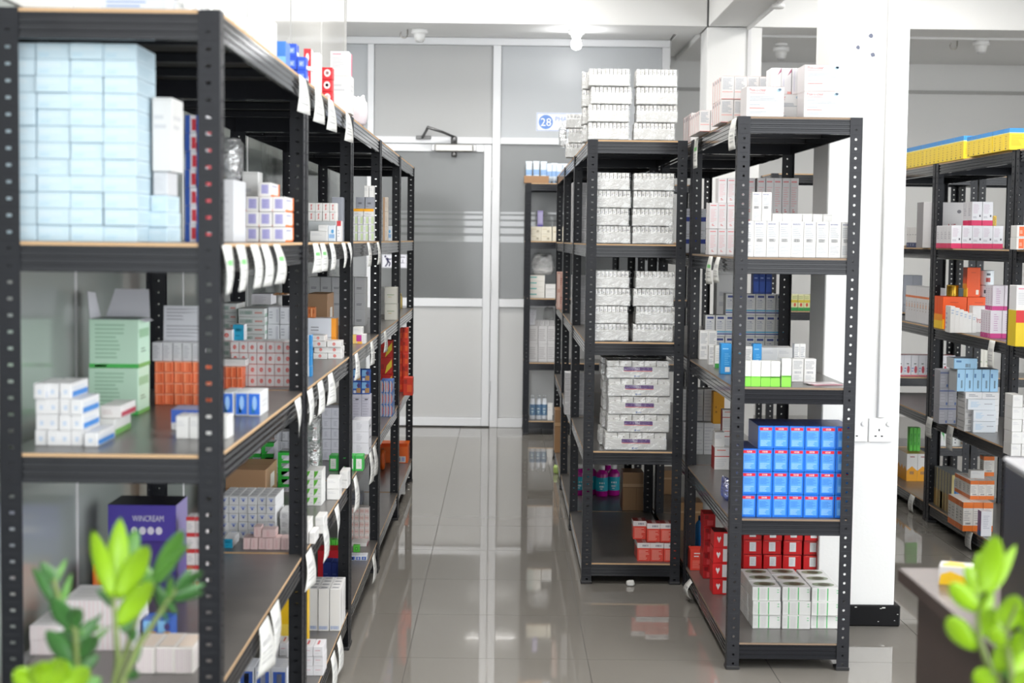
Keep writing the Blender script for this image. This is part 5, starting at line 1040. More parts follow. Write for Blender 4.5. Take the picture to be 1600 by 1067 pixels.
# centre rack lower
K('redband', 0.562, 6.275, 0.087, 0.0545, .075, .0775, 3, 2, 1, 'red carton with white top band, lower layer')
K('redband', 0.6029, 6.295, 0.1645, 0.0545, .075, .0775, 2, 1, 1, 'red carton with white top band, upper layer')
K('redband', 0.55, 6.345, 0.1645, 0.0545, .075, .0775, 1, 1, 1, 'red white-banded carton at upper left of red pile')
bottle(0.4066, 7.93, 0.087, .031, .158, 'magenta bottle with teal label on centre rack, leftmost', mat('magenta_plastic','#a3127f',.25), ink('#f2f2f2'), ink('#1f9fb4'), 'magenta bottles on the centre row bottom shelf')
bottle(0.4656, 7.95, 0.087, .031, .158, 'magenta bottle with teal label on centre rack, second from left', mat('magenta_plastic','#a3127f',.25), ink('#f2f2f2'), ink('#1f9fb4'), 'magenta bottles on the centre row bottom shelf')
bottle(0.5203, 7.9, 0.087, .031, .158, 'magenta bottle with teal label on centre rack, third from left', mat('magenta_plastic','#a3127f',.25), ink('#f2f2f2'), ink('#1f9fb4'), 'magenta bottles on the centre row bottom shelf')
bottle(0.5834, 7.93, 0.087, .031, .158, 'magenta bottle with teal label on centre rack, rightmost', mat('magenta_plastic','#a3127f',.25), ink('#f2f2f2'), ink('#1f9fb4'), 'magenta bottles on the centre row bottom shelf')
bottle(0.443, 8.05, 0.087, .031, .158, 'magenta bottle with teal label on centre rack, rear left', mat('magenta_plastic','#a3127f',.25), ink('#f2f2f2'), ink('#1f9fb4'), 'magenta bottles on the centre row bottom shelf')
bottle(0.5611, 8.06, 0.087, .031, .158, 'magenta bottle with teal label on centre rack, rear right', mat('magenta_plastic','#a3127f',.25), ink('#f2f2f2'), ink('#1f9fb4'), 'magenta bottles on the centre row bottom shelf')
K('cardtall', 0.5926, 7.4701, 0.087, 0.1028, 0.14, 0.1883, 1, 1, 1, 'tall taped cardboard box beside magenta bottles')
K('greypack', 0.3086, 7.54, 0.546, 0.0324, 0.1, 0.0295, 3, 1, 7, 'small grey white carton in wrapped pile, second centre rack')
K('greypack', 0.3289, 7.5, 1.385, 0.0386, 0.12, 0.058, 2, 1, 5, 'grey wrapped carton on second shelf of second centre rack')
K('greypack', 0.3356, 7.52, 0.99, 0.0358, 0.12, 0.0595, 2, 1, 4, 'grey wrapped carton on third shelf of second centre rack')
K('pinkpack', 0.318, 9.1, 0.99, 0.0338, 0.12, 0.1101, 2, 1, 2, 'pinkish brown carton on third shelf, far centre rack')
K('cardtall', 0.3292, 9.5, 0.087, 0.0711, 0.15, 0.2678, 1, 1, 1, 'brown cardboard box at the far centre rack bottom')
K('greypack', 0.3563, 8.9, 0.546, 0.0369, 0.1, 0.0118, 2, 1, 2, 'grey carton on bottom shelf of far centre rack')
film_bag(.315, 9.2, 0, .05, .04, .05, 'crumpled yellow green wrapper on the floor by far centre rack', m=mat('lime_wrapper','#b9d27a',.5), name='wrapper', cat='litter', seed=51)
film_bag(.515, 6.20, 0, .034, .025, .022, 'crumpled white paper scrap on floor before centre rack', m=PAPER, name='paper_scrap', cat='litter', seed=52)
# ---- rack at the partition
open_tray(0.1427, 11.08, 1.8, .175, .12, .05, 'tan cardboard tray holding tubes on partition rack', base=CARDBOARD, label_=False)
tube_pack(0.1768, 11.13, 1.806, .044, 0.15, 'pale blue and white tube on partition rack top, first from left')
tube_pack(0.2294, 11.13, 1.806, .044, 0.152, 'pale blue and white tube on partition rack top, second from left')
tube_pack(0.282, 11.13, 1.806, .044, 0.15, 'pale blue and white tube on partition rack top, third from left')
tube_pack(0.3212, 11.14, 1.8003, .044, 0.142, 'pale blue and white tube on partition rack top, fourth from left')
tube_pack(0.3581, 11.15, 1.8003, .044, 0.146, 'pale blue and white tube on partition rack top, fifth from left')
tube_pack(0.3944, 11.14, 1.8003, .044, 0.142, 'pale blue and white tube on partition rack top, sixth from left')
tube_pack(0.4314, 11.15, 1.8003, .044, 0.144, 'pale blue and white tube on partition rack top, rightmost')
K('creambox', 0.1946, 11.13, 1.388, 0.0757, 0.1, 0.0519, 2, 1, 2, 'cream carton on second shelf of partition rack')
K('violetslim', 0.2414, 11.135, 1.4917, 0.0413, 0.05, 0.1142, 1, 1, 1, 'slim violet carton standing on cream cartons')
K('creambox', 0.3505, 11.13, 1.388, 0.0872, 0.1, 0.1052, 1, 1, 1, 'white cream carton at right, partition rack')
K('whiteteal', 0.195, 11.13, 0.98, 0.1057, 0.12, 0.0408, 1, 1, 4, 'white carton with teal line on partition rack')
K('plainwhite', 0.3053, 11.13, 0.98, 0.0782, 0.12, 0.0334, 1, 1, 3, 'flat white carton on third shelf of partition rack')
film_bag(0.207, 11.14, 1.1433, 0.1609, 0.12, 0.1517, 'shiny clear plastic bag on partition rack cartons', seed=61)
K('greypack', 0.1915, 11.13, 0.52, 0.0661, 0.1, 0.1302, 3, 1, 2, 'tall grey carton on fourth shelf of partition rack')
K('greypack', 0.2345, 11.135, 0.7804, 0.0345, 0.08, 0.0414, 4, 1, 1, 'small grey carton on tall ones, partition rack')
K('greytext', 0.1946, 11.22, 0.7804, 0.051, 0.05, 0.1149, 1, 1, 1, 'upright grey carton at left above tall ones')
film_bag(0.2969, 11.23, 0.7804, 0.079, 0.08, 0.1251, 'grey film bundle above tall cartons, partition rack', seed=63)
bottle(0.225, 11.16, 0.1, .021, .178, 'white bottle with clear cap on partition rack bottom, left', ink('#e4e9f0'), film_mat('cap_clear',.4,(.85,.88,.9),30,.2), ink('#5f7f9f'), 'clear-capped bottles on the partition rack', cap_r=.7, shoulder=.55)
bottle(0.269, 11.16, 0.1, .021, .178, 'white bottle with clear cap on partition rack bottom, middle', ink('#e4e9f0'), film_mat('cap_clear',.4,(.85,.88,.9),30,.2), ink('#5f7f9f'), 'clear-capped bottles on the partition rack', cap_r=.7, shoulder=.55)
bottle(0.3107, 11.16, 0.1, .021, .178, 'white bottle with clear cap on partition rack bottom, right', ink('#e4e9f0'), film_mat('cap_clear',.4,(.85,.88,.9),30,.2), ink('#5f7f9f'), 'clear-capped bottles on the partition rack', cap_r=.7, shoulder=.55)
K('plainwhite', 0.3309, 11.12, 0.1, 0.0369, 0.05, 0.1226, 1, 1, 1, 'white carton right of clear-capped bottles')
# ---- right rack, top
K('fluxo', 0.7766, 5.02, 1.8, 0.1216, 0.125, 0.0976, 1, 1, 1, 'big white carton with red lettering, left front on right rack')
K('fluxo', 0.8618, 5.16, 1.8, 0.1239, 0.12, 0.0872, 1, 1, 1, 'big white carton with red lettering, middle of right rack')
K('wrapwhite', 0.8778, 5.165, 1.8872, 0.0346, 0.1, 0.0865, 3, 1, 1, 'white wrapped pack on the middle red-lettered carton')
K('fluxo', 0.9612, 5.02, 1.8, 0.1204, 0.12, 0.0846, 1, 1, 2, 'big white red-lettered carton at rack right')
K('rededge', 0.7276, 5.26, 1.8, 0.0432, 0.055, 0.0772, 2, 4, 2, 'tall white carton with red edge on right rack top')
K('rededge', 0.8286, 5.34, 1.8, 0.0395, 0.06, 0.0814, 2, 1, 2, 'white red-edged carton behind lettered ones')
K('rededge', 0.7129, 5.7, 1.8, 0.0386, 0.055, 0.0772, 2, 6, 1, 'white red-edged carton farther back on right rack')
K('rededge', 0.7543, 6.3, 1.8, 0.0311, 0.055, 0.1169, 2, 5, 1, 'white red-edged carton on second pillar-row rack')
# right rack second shelf
K('whitebar', 0.769, 5.015, 1.35, 0.0403, 0.045, 0.1162, 9, 1, 1, 'white carton with grey barcode in front row', jit=0.6)
K('whitebar', 0.8012, 5.018, 1.4662, 0.0316, 0.042, 0.0933, 2, 1, 1, 'tall white barcode carton standing on front row')
K('plainwhite', 0.881, 5.1, 1.35, 0.0334, 0.045, 0.1427, 6, 1, 1, 'white carton in second row behind barcode cartons')
K('redtextgrey', 0.9683, 5.95, 1.35, 0.0319, 0.09, 0.147, 5, 1, 2, 'grey white carton with red heading in film')
K('redtextgrey', 0.7512, 5.68, 1.35, 0.0328, 0.09, 0.0948, 3, 1, 2, 'pinkish carton with red text at rack left side')
K('redtextgrey', 0.7839, 5.69, 1.5396, 0.0328, 0.08, 0.0914, 2, 1, 1, 'white red-text carton atop the pinkish pile')
K('redtextgrey', 0.8952, 5.97, 1.35, 0.0345, 0.08, 0.1467, 2, 1, 2, 'white red-text carton behind front post, right rack')
K('navyband', 0.7493, 6.45, 1.35, 0.0453, 0.1, 0.0919, 2, 1, 2, 'white carton with navy band on second pillar-row rack')
# right rack third shelf
K('limefoot', 0.7775, 5.0109, 0.93, 0.0317, 0.04, 0.0834, 4, 1, 1, 'white carton with lime green foot', jit=0.6)
K('limefoot', 0.9071, 5.0083, 0.93, 0.0322, 0.04, 0.0929, 1, 1, 1, 'white lime-footed carton standing apart on right')
K('whitebar2', 0.9754, 5.191, 0.93, 0.0404, 0.045, 0.0788, 2, 1, 1, 'white upright carton right of lime-footed cartons')
K('whitebar2', 1.0131, 5.36, 0.93, 0.02, 0.04, 0.1183, 2, 1, 1, 'white upright carton behind the right pair')
K('plainwhite', 0.9144, 5.45, 0.93, 0.0577, 0.1, 0.049, 2, 1, 2, 'flat white carton behind lime-footed cartons')
K('azure', 0.7736, 5.4589, 0.93, 0.0385, 0.05, 0.1089, 1, 1, 1, 'azure blue carton near left edge of right rack')
K('azure', 0.8706, 5.36, 0.93, 0.0311, 0.04, 0.1166, 1, 1, 1, 'azure blue carton behind lime-footed cartons')
K('whitebar2', 0.8401, 5.35, 0.93, 0.0266, 0.04, 0.108, 1, 1, 1, 'white carton left of rear azure carton')
K('whitebar2', 0.783, 6.1347, 0.93, 0.035, 0.05, 0.1158, 2, 1, 1, 'tall white carton at far left of right rack')
K('whitebar2', 0.7862, 5.88, 0.93, 0.0219, 0.04, 0.0733, 1, 1, 1, 'white carton before tall pair on right rack')
K('greenfoot', 0.7894, 5.7333, 0.93, 0.0226, 0.04, 0.0834, 1, 1, 1, 'white carton with dark green foot on right rack')
K('bluehead', 0.8164, 6.23, 0.93, 0.0404, 0.07, 0.0868, 8, 1, 3, 'white carton with blue header and blue stripe', skip={(0,2),(1,2)})
K('navyfoil', 1.0058, 6.235, 1.1904, 0.0258, 0.06, 0.0831, 3, 1, 1, 'navy blue carton on top of blue-header stack')
K('plainwhite', 0.8971, 6.5, 0.93, 0.1131, 0.1, 0.3419, 1, 1, 1, 'large white carton behind blue-header stack')
booklet(1.0677, 5.1052, 0.93, 'pink and white leaflets lying at right end of shelf')
# right rack fourth shelf
K('blueblock', 0.786, 5.02, 0.5, 0.0512, 0.1, 0.0753, 7, 2, 4, 'bright blue carton with red band', skip={(0,3)}, jit=0.8)
K('redside2', 0.8415, 6.068, 0.5, 0.0642, 0.09, 0.089, 1, 1, 1, 'white carton with red side on right rack')
K('plainwhite', 0.8421, 6.0779, 0.589, 0.0405, 0.06, 0.0596, 1, 1, 1, 'small white carton on red-sided carton')
K('redside2', 0.8809, 6.14, 0.5, 0.0562, 0.05, 0.077, 1, 1, 3, 'red and white carton behind the red-sided one')
K('whitegrid', 0.7662, 6.5, 0.5, 0.0442, 0.1, 0.1363, 3, 1, 1, 'grey white carton at back of pillar row')
K('whitegrid', 0.7654, 6.52, 0.6403, 0.0443, 0.1, 0.1351, 3, 1, 1, 'grey white carton, upper layer at pillar row back')
K('amber', 0.8872, 6.46, 0.6354, 0.0483, 0.06, 0.136, 1, 1, 1, 'amber yellow carton hanging at back of pillar row')
film_bag(0.7732, 5.32, 0.5, .05, .10, .075, 'blue plastic wrap scrap on fourth shelf of right rack', m=film_mat('blue_film',.4,(.35,.45,.9),30,1.0), seed=81)
# right rack bottom shelf
K('greenline', 0.8569, 5.18, 0.09, 0.1, 0.1, 0.0474, 3, 3, 3, 'white carton with two green lines', jit=3, gap=0.005)
K('redlabel', 0.8904, 5.62, 0.09, 0.0743, 0.12, 0.0541, 4, 1, 5, 'red carton with white label square', jit=4, gap=0.007)
K('redheart', 0.7913, 5.68, 0.09, 0.0619, 0.09, 0.0589, 1, 1, 4, 'red carton with white heart mark', jit=2)
K('redfilm', 0.7899, 5.95, 0.09, 0.0473, 0.1, 0.0509, 1, 1, 5, 'red film-wrapped carton behind the heart cartons', jit=3)
K('redwhitelab', 0.758, 6.0976, 0.09, 0.0612, 0.08, 0.0838, 1, 1, 1, 'single red carton with white heading at rack corner')
bottle(0.8553, 6.55, 0.09, .022, .14, 'blue plastic bottle behind red cartons on pillar row', mat('blue_plastic','#1c6fae',.25), ink('#174a78'))
K('cardtall', 0.8219, 7.95, 0.09, 0.1061, 0.15, 0.1254, 1, 1, 1, 'brown cardboard box on third pillar-row rack bottom')
K('cardtall', 0.8074, 6.95, 0.09, 0.1103, 0.15, 0.1291, 1, 1, 1, 'brown cardboard box at back of pillar row bottom')
bottle(1.232, 5.47, 0, .022, .135, 'white and black pump bottle on the floor beside pillar', ink('#d9d9d9'), mat('black_cap',(.02,.02,.02),.4), mat('grey_label',(.25,.25,.26),.5), cap_r=.6)
price_tag(0.746, 5.0557, 1.796, 0.11, 0.1, 'white price tag on top left rail of right rack', 'L', 0.02, 0.1)
price_tag(0.746, 6.0349, 1.796, 0.12, 0.115, 'white price tag at far end of right rack top', 'L', 0.01, 0, True)
price_tag(0.746, 5.5528, 1.346, 0.1, 0.1, 'white price tag on second shelf of right rack, left', 'L', 0.02, 0.2, True)
price_tag(0.746, 5.3553, 1.346, 0.09, 0.09, 'white price tag on second shelf of right rack, right', 'L', 0.025, 0.2)
price_tag(0.746, 5.9358, 0.086, 0.07, 0.07, 'folded white price tag sticking out from bottom shelf', 'L', 0.06, 0.5)
# ---- right aisle racks
K('yellowblue', 2.1523, 7.3, 1.8, 0.0752, 0.075, 0.1081, 1, 14, 1, 'yellow carton with blue top, long row on right rack')
K('yellowblue', 2.1314, 6.58, 1.8, 0.0705, 0.075, 0.0923, 1, 8, 1, 'yellow carton with blue top, near row on right rack')
K('pinkfoot', 2.1481, 7.44, 1.38, 0.0498, 0.065, 0.1101, 5, 4, 1, 'white carton with crimson foot')
K('pinkfoot', 2.2446, 7.445, 1.4901, 0.0507, 0.072, 0.115, 2, 2, 1, 'white crimson-footed carton on upper layer')
K('greyNE', 2.1231, 7.86, 1.38, 0.2144, 0.12, 0.2311, 1, 1, 1, 'large grey carton with dark red letters')
K('navyfoot', 2.19, 7.99, 1.38, 0.06, 0.055, 0.1092, 1, 8, 1, 'white carton with navy foot on right aisle rack')
K('yellowsm', 2.3664, 7.5, 1.485, 0.0155, 0.03, 0.0547, 1, 1, 1, 'small yellow black carton beside crimson-footed ones')
K('orangewhite', 2.1245, 6.42, 1.38, 0.0319, 0.08, 0.0505, 2, 1, 2, 'white and orange carton at right picture edge')
K('orangegrad', 2.1506, 7.56, 0.985, 0.1192, 0.05, 0.1584, 2, 3, 1, 'orange carton with yellow corner')
K('orangegrad', 2.2681, 7.57, 1.1434, 0.0659, 0.07, 0.1439, 1, 1, 1, 'tall orange carton standing on the orange ones')
tin(2.3769, 7.62, 1.1434, .034, .058, 'white tin with dark lid, lower of two', ink('#dfe4ea'), ink('#5a6470'), [(-2.1,-1.5,.3,.6,ink('#404854'))])
tin(2.378, 7.62, 1.2019, .036, .072, 'white tin with red letters, upper of two', ink('#e4eaee'), ink('#6d7780'), [(-1.9,-1.3,.2,.5,ink('#b0473f')),(-1.8,-1.3,.65,.8,ink('#555b66'))])
tin(2.2232, 7.65, 1.1434, .03, .055, 'gold tin behind the tall orange carton', mat('gold_tin','#b08d2e',.25,metal=.8), mat('gold_tin','#b08d2e',.25,metal=.8))
tin(2.2682, 7.655, 1.1434, .03, .04, 'blue grey tin left of the tall orange carton', ink('#6d8ea3'), ink('#9fb0bb'))
K('slimwhite', 2.0978, 7.24, 0.985, .022, .10, 0.125, 1, 1, 1, 'slim white carton in rubber-banded fan, first from left', rz=-0.05)
K('slimwhite', 2.1193, 7.244, 0.985, .022, .10, 0.117, 1, 1, 1, 'slim white carton in rubber-banded fan, second from left', rz=-0.02)
K('slimwhite', 2.1409, 7.248, 0.985, .022, .10, 0.109, 1, 1, 1, 'slim white carton in rubber-banded fan, third from left', rz=0.01)
K('slimwhite', 2.1624, 7.252, 0.985, .022, .10, 0.101, 1, 1, 1, 'slim white carton in rubber-banded fan, fourth from left', rz=0.04)
K('slimwhite', 2.184, 7.256, 0.985, .022, .10, 0.093, 1, 1, 1, 'slim white carton in rubber-banded fan, fifth from left', rz=0.07)
K('slimwhite', 2.2056, 7.26, 0.985, .022, .10, 0.085, 1, 1, 1, 'slim white carton in rubber-banded fan, sixth from left', rz=0.1)
K('magfoot', 2.165, 6.86, 0.985, 0.0525, 0.035, 0.1234, 2, 4, 1, 'white carton with magenta foot on right aisle rack')
K('magfoot', 2.175, 6.87, 1.1084, 0.0525, 0.035, 0.1107, 2, 3, 1, 'white magenta-footed carton on upper layer')
K('redscript', 2.2253, 7.32, 0.985, 0.0789, 0.06, 0.125, 1, 1, 1, 'white carton with red script lettering')
K('orangestripe', 2.185, 7.9, 0.985, 0.075, 0.055, 0.1905, 1, 9, 1, 'white carton with orange stripe on right aisle rack')
K('redyel2', 2.0924, 6.3, 0.985, 0.068, 0.1, 0.1486, 1, 1, 1, 'red and yellow carton at right picture edge')
K('pinktext', 2.0938, 6.31, 1.122, 0.0654, 0.09, 0.113, 1, 1, 1, 'pink white carton on red yellow one')
K('whitelong', 2.1428, 7.12, 0.535, 0.0786, 0.12, 0.0306, 2, 1, 6, 'white carton in wrapped pile on right aisle rack')
K('skyblue', 2.11, 7.15, 0.7183, 0.0384, 0.13, 0.1041, 5, 1, 1, 'sky blue carton row on white pile')
K('skyblue', 2.0963, 7.16, 0.8225, 0.1101, 0.12, 0.0492, 1, 1, 1, 'single sky blue carton lying on the row')
K('greyblue', 2.1085, 7.42, 0.535, 0.0417, 0.1, 0.087, 2, 1, 3, 'grey wrapped carton pack left of sky blue row')
K('whitebluetext', 2.1728, 7.0879, 0.535, 0.1063, 0.07, 0.0519, 1, 1, 2, 'white carton with pale blue text, front of pile')
K('whitebluetext', 2.1473, 7.0925, 0.6387, 0.127, 0.06, 0.0497, 1, 1, 1, 'tilted white carton with blue text above pair')
K('plainwhite', 2.0909, 6.3, 0.535, 0.042, 0.1, 0.0506, 2, 1, 5, 'white carton pile at right picture edge', skip={(1,4)})
K('orangeband', 2.1068, 6.98, 0.095, 0.0458, 0.06, 0.1335, 3, 4, 1, 'white carton with orange bands, lower layer')
K('orangeband', 2.1597, 7.06, 0.2285, 0.0374, 0.06, 0.0878, 3, 4, 1, 'white carton with orange bands, middle layer')
K('orangeband', 2.2624, 7.2, 0.3162, 0.0511, 0.06, 0.0938, 1, 1, 1, 'white carton with orange bands at top right')
K('plainwhite', 2.178, 7.12, 0.3162, 0.0654, 0.04, 0.0384, 1, 1, 1, 'small white carton on orange-banded cartons')
K('whitepurple', 2.1519, 6.86, 0.095, 0.0488, 0.05, 0.1135, 1, 1, 1, 'white carton with purple edge before orange-banded ones')
K('bluegold', 2.18, 7.42, 0.095, 0.08, 0.05, 0.1925, 1, 6, 1, 'blue carton in gold frame at bottom right rack')
K('goldwave', 2.2335, 8.4559, 0.095, 0.06, 0.07, 0.1526, 2, 4, 1, 'white carton with golden wave foot')
K('limebox', 2.27, 8.55, 0.2496, 0.0202, 0.05, 0.1318, 3, 1, 1, 'lime green carton on golden-wave cartons')
# crosswise rack
K('pinktop', 2.3207, 9.08, 0.62, 0.0434, 0.1, 0.1269, 8, 1, 1, 'white carton with red dot picture on crosswise rack')
K('losec', 2.52, 9.08, 0.21, 0.048, 0.08, 0.0811, 4, 1, 1, 'white carton with green leaf arc on crosswise rack')
K('panad', 1.6627, 9.08, 1, 0.0346, 0.08, 0.0959, 5, 1, 1, 'yellow green carton with red mark on crosswise rack')
K('orangesm', 2.7298, 9.08, 1.8, 0.0549, 0.1, 0.075, 3, 1, 1, 'orange carton on top of crosswise rack')
K('greybox', 2.3524, 9.1, 1, 0.0566, 0.12, 0.2157, 2, 1, 1, 'grey carton on third shelf of crosswise rack')
K('cream', 2.7743, 9.08, 0.62, 0.0604, 0.1, 0.17, 2, 1, 1, 'cream carton on fourth crosswise shelf near right')
price_tag(2.154, 7.7219, 0.531, 0.1, 0.1, 'white price tag under wrapped pile in right aisle, left', 'L', 0.02, 0)
price_tag(2.154, 7.3618, 0.531, 0.1, 0.115, 'white price tag under wrapped pile in right aisle, right', 'L', 0.02, 0)
price_tag(2.154, 8.0067, 0.091, 0.09, 0.085, 'white price tag beside post in right aisle, bottom shelf', 'L', 0.03, 0)
price_tag(2.154, 7.0148, 0.091, 0.09, 0.08, 'white price tag at near end of right aisle bottom shelf', 'L', 0.02, 0)
price_tag(2.154, 6.7774, 0.981, 0.08, 0.12, 'white price tag on third shelf of right aisle rack', 'L', 0.02, 0)
# ------------------------------------------------------------------ desk, computer, small box
WENGE = mat('dark_wenge_laminate', (.050, .033, .029), .45, spec=.3, noise_s=6, noise_a=.2)
WENGE_T = mat('desk_top_laminate', (.115, .090, .088), .26, spec=.6, noise_s=5, noise_a=.12)
t = tag(empty('desk', (.80, 1.4, 0)), 'dark brown office desk at right foreground with glossy top', 'desk')
boxobj('desk_top', (0, 0, .722), (1.4, 1.668, .75), WENGE_T, t, .003)
boxobj('edge_band', (-.0015, 0, .724), (-.0002, 1.668, .748), WENGE, t, 0)
boxobj('end_panel', (.022, .05, .0), (.044, 1.60, .7215), WENGE, t, .001)
boxobj('end_panel', (1.32, .05, .0), (1.342, 1.60, .7215), WENGE, t, .001)
boxobj('modesty_panel', (.045, 1.565, .12), (1.319, 1.585, .7215), WENGE, t, .001)
BLKP = mat('black_plastic', (.016, .016, .019), .45)
t = tag(empty('computer_case', (.872, 2.66, .7505), -.10), 'black computer case with grey top edge standing on the desk', 'computer')
boxobj('case', (0, -.46, .006), (.19, 0, .272), BLKP, t, .004)
boxobj('top_cover', (-.002, -.462, .2725), (.192, .002, .282), mat('grey_lid', (.42, .42, .45), .3), t, .003)
for (a, b_) in ((.02, -.04), (.16, -.04), (.02, -.42), (.16, -.42)): boxobj('foot', (a-.012, b_-.012, 0), (a+.012, b_+.012, .0055), BLKP, t, .001)
for k in range(6): boxobj('vent_slot', (-.0006, -.40+.02*k, .05), (-.0001, -.39+.02*k, .12), mat('vent_dark', (.005, .005, .006), .6), t, 0)
prod('yellowsplash', '#ece8e6', ('F', .0, .0, .8, .6, 'p', '#f2c21e', [(0, 0), (.9, 0), (.75, .5), (.35, .75), (.05, .55)]), ('T', .1, .15, .75, .9, 'p', '#f4c91e', [(.1, .1), (.8, .05), (.7, .8), (.3, .95), (.05, .5)]), ('R', .1, .1, .9, .7, 'r', '#f0bd1c'))
K('yellowsplash', .838, 2.92, .75, .062, .05, .036, 1, 1, 1, 'small white and yellow carton lying on the brown desk', rz=-.35)

# ------------------------------------------------------------------ plants in the foreground
LEAFM = [mat('leaf_lime', '#86b01c', .32, spec=.5, noise_s=20, noise_a=.12), mat('leaf_mid', '#56883a', .35, noise_s=20, noise_a=.12), mat('leaf_dark', '#3b6a33', .35, noise_s=20, noise_a=.12)]
for m in LEAFM: m.node_tree.nodes['Principled BSDF'].inputs['Subsurface Weight'].default_value = 0
def leaf_mesh(a, b_, w, m):
    a, b_ = Vector(a), Vector(b_); d = b_-a; L = d.length; t = d.normalized()
    view = Vector((a.x, a.y, a.z-1.4)).normalized()
    s = t.cross(view).normalized(); n = s.cross(t)
    B = MB(); k = B.m(m); nu, nv = 9, 4
    for i in range(nu+1):
        u = i/nu; ww = w*.5*(math.sin(math.pi*min(1, u*.94+.03)**.8)**.75 if u < .995 else .0)
        bend = L*.10*math.sin(u*math.pi)
        for j in range(nv+1):
            v = j/nv*2-1
            B.v.append(tuple(a+t*(L*u)+s*(ww*v)+n*(bend-abs(v)*ww*-.28)))
    for i in range(nu):
        for j in range(nv): B.f.append((i*(nv+1)+j, (i+1)*(nv+1)+j, (i+1)*(nv+1)+j+1, i*(nv+1)+j+1)); B.mi.append(k)
    return B.me('leaf', True)
def plant(leaves, stems, base, label):
    t = tag(empty('potted_plant', base), label, 'plant')
    inv = Vector(base)
    def sh(p): return tuple(Vector(p)-inv)
    STEM = mat('plant_stem', '#6f7f42', .45)
    SO = []
    for pts in stems:
        root = Vector((base[0]+random.uniform(-.03, .03), base[1]+random.uniform(-.03, .03), .70))
        p0 = Vector(pts[0]); P = [root, root.lerp(p0, .5)+Vector((0, 0, .02))]+[Vector(p) for p in pts]
        b = MB(); b.tube([sh(p) for p in P], [.006-.0035*i/(len(P)-1) for i in range(len(P))], STEM, 7); st = add('stem', b.me('stem', True), t); SO.append((st, [Vector(p) for p in pts]))
    for (x0, y0, z0, x1, y1, z1, w, c) in leaves:
        st = min(SO, key=lambda q: min((p-Vector((x0, y0, z0))).length for p in q[1]))[0]
        o = add('leaf', leaf_mesh((x0, y0, z0), (x1, y1, z1), w, LEAFM[c]), st, tuple(-inv))
        so = o.modifiers.new('thick', 'SOLIDIFY'); so.thickness = .0006
    POT = mat('white_ceramic', (.75, .75, .73), .25)
    part('pot', t, lambda b: b.lathe([(.085, 0), (.09, .01), (.125, .66), (.13, .70), (.118, .70), (.112, .665)], POT, 28), True)
    part('soil', t, lambda b: b.lathe([(.11, .664), (.105, .678)], mat('soil', (.03, .02, .015), .9), 20))
LEFT_LEAVES = [(-0.4794,1.9,0.9471,-0.4963,1.87,1.0384,0.022,0), (-0.4778,1.9,0.9471,-0.4744,1.92,1.0453,0.03,0), (-0.4747,1.9,0.9472,-0.4302,1.88,1.0182,0.03,0), (-0.4756,1.9,0.9125,-0.4257,1.88,0.9738,0.028,0), (-0.4805,1.95,0.9643,-0.4679,1.98,1.0204,0.028,1), (-0.4422,1.96,0.95,-0.3982,1.93,1.0281,0.026,1), (-0.4454,1.96,0.9583,-0.3882,1.92,1.0123,0.012,1), (-0.4415,1.95,0.9548,-0.4754,1.98,0.9845,0.02,1), (-0.4399,1.95,0.9548,-0.433,2,0.8903,0.01,2), (-0.4375,1.95,0.9548,-0.4044,1.92,0.9229,0.01,2), (-0.4118,1.94,0.9467,-0.3684,1.9,0.9821,0.013,2), (-0.4118,1.94,0.9442,-0.379,1.98,0.9487,0.012,2), (-0.4167,1.94,0.936,-0.3668,1.9,0.9564,0.011,2), (-0.4094,1.94,0.9492,-0.3951,1.97,0.9733,0.01,2), (-0.4199,1.94,0.9343,-0.4064,1.9,0.976,0.01,1), (-0.5429,1.9,0.9303,-0.5728,1.88,0.9905,0.013,2), (-0.5421,1.9,0.9304,-0.5894,1.95,0.959,0.011,2), (-0.5522,1.9,0.968,-0.5738,1.92,0.9877,0.02,2), (-0.5522,1.9,0.9664,-0.5494,1.95,0.9866,0.01,1), (-0.5437,1.9,0.9384,-0.5383,1.93,0.9721,0.01,1), (-0.5256,1.9,0.9064,-0.5467,1.87,0.9534,0.024,2), (-0.5256,1.9,0.9064,-0.5144,1.86,0.9443,0.02,2), (-0.5241,1.9,0.8943,-0.563,1.93,0.8942,0.02,2), (-0.5243,1.9,0.862,-0.5533,1.87,0.9137,0.024,2), (-0.5228,1.9,0.862,-0.5398,1.86,0.865,0.02,1), (-0.5225,1.9,0.8943,-0.5038,1.92,0.9178,0.018,2), (-0.521,1.9,0.8862,-0.5051,1.95,0.9178,0.01,2), (-0.5227,1.9,0.8701,-0.4908,1.87,0.9065,0.018,2), (-0.5228,1.9,0.8555,-0.5017,1.92,0.8713,0.018,2), (-0.5242,1.9,0.8781,-0.5479,1.94,0.9206,0.02,1), (-0.5193,1.9,0.9024,-0.501,1.94,0.9022,0.01,1), (-0.5179,1.9,0.8822,-0.4964,1.96,0.8972,0.009,1), (-0.5421,1.8,0.8628,-0.5642,1.78,0.8889,0.028,0), (-0.5346,1.8,0.8629,-0.5328,1.77,0.9011,0.03,0), (-0.5271,1.8,0.863,-0.5075,1.78,0.9032,0.03,0), (-0.5158,1.8,0.8608,-0.479,1.79,0.8893,0.026,0), (-0.5422,1.8,0.859,-0.5615,1.79,0.8724,0.026,0), (-0.5045,1.8,0.8594,-0.4719,1.82,0.8693,0.022,1), (-0.4566,1.9,0.9071,-0.4575,1.92,0.8873,0.014,2), (-0.4624,1.9,0.8464,-0.4434,1.88,0.8604,0.012,2), (-0.4685,1.9,0.907,-0.4581,1.93,0.9133,0.012,2), (-0.4779,1.9,0.9391,-0.5131,1.95,0.9474,0.012,2), (-0.456,1.92,0.8612,-0.4525,1.94,0.8928,0.008,2)]
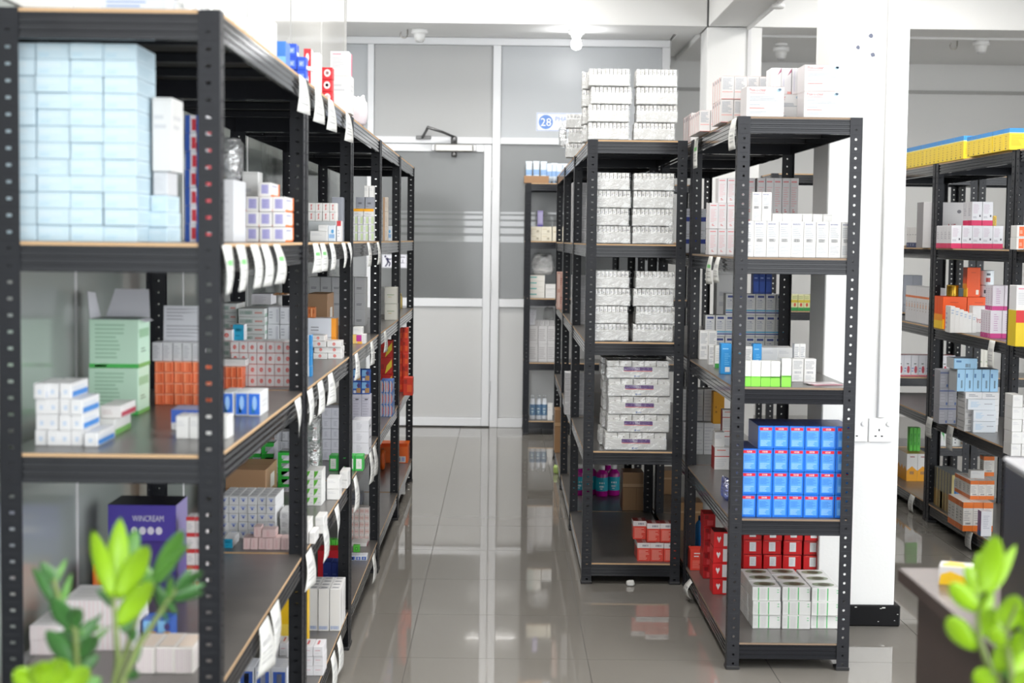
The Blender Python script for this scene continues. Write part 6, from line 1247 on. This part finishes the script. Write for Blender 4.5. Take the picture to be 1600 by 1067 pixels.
LEFT_STEMS = [[(-0.4833,1.9,0.8138),(-0.4734,1.9,0.8706),(-0.4764,1.9,0.919),(-0.4786,1.9,0.9511)], [(-0.4916,1.92,0.8076),(-0.4679,1.93,0.8788),(-0.458,1.94,0.9174),(-0.4399,1.95,0.9548)], [(-0.4834,1.91,0.8026),(-0.4535,1.92,0.8816),(-0.4256,1.94,0.926),(-0.4094,1.94,0.9508)], [(-0.5231,1.9,0.8053),(-0.5243,1.9,0.862),(-0.5256,1.9,0.9064),(-0.5429,1.9,0.9344),(-0.5521,1.9,0.9704)], [(-0.5311,1.8,0.8283),(-0.5309,1.8,0.8591)]]
RIGHT_LEAVES = [(0.5571,1.75,0.997,0.5601,1.73,1.0706,0.03,0), (0.5613,1.75,1.0008,0.6005,1.78,1.0509,0.016,0), (0.5553,1.75,1.0044,0.5591,1.79,1.0393,0.022,0), (0.5511,1.75,1.0007,0.5416,1.78,1.0261,0.022,0), (0.5503,1.75,0.9784,0.5096,1.73,1.0144,0.024,0), (0.5518,1.75,0.9784,0.569,1.77,1.0038,0.022,0), (0.5488,1.75,0.9337,0.505,1.72,0.9771,0.026,0), (0.5513,1.75,0.9486,0.5599,1.73,0.987,0.024,0), (0.5651,1.75,0.9748,0.5593,1.77,0.9811,0.012,0), (0.5653,1.7,0.969,0.5686,1.68,1.0134,0.026,0), (0.5639,1.7,0.969,0.567,1.73,0.9908,0.02,0), (0.5673,1.7,0.9509,0.5385,1.67,0.9764,0.02,0), (0.5619,1.72,0.9161,0.5681,1.69,0.9572,0.026,0), (0.5654,1.72,0.8978,0.531,1.7,0.9215,0.024,0), (0.5726,1.7,0.9219,0.5973,1.72,0.9422,0.024,0), (0.5718,1.7,0.9437,0.5779,1.67,0.9732,0.02,0), (0.5839,1.7,0.9692,0.5827,1.67,0.9981,0.022,0), (0.58,1.7,0.9147,0.5743,1.75,0.919,0.022,1), (0.5666,1.67,0.9125,0.5781,1.65,0.9326,0.024,0), (0.5677,1.75,0.8942,0.5623,1.78,0.89,0.02,1)]
RIGHT_STEMS = [[(0.5764,1.75,0.8554),(0.5658,1.75,0.9077),(0.5514,1.75,0.9449),(0.5482,1.75,0.9746),(0.5569,1.75,1.0007)], [(0.5778,1.7,0.871),(0.5726,1.7,0.9219),(0.5653,1.7,0.969),(0.5737,1.69,1.004)], [(0.5701,1.72,0.8647),(0.5648,1.72,0.9162)]]

plant(LEFT_LEAVES, LEFT_STEMS, (-.50, 1.86, 0), 'potted glossy-leaved plant in front of the nearest left rack')
plant(RIGHT_LEAVES, RIGHT_STEMS, (.575, 1.70, 0), 'potted lime-leaved plant in front of the brown desk')
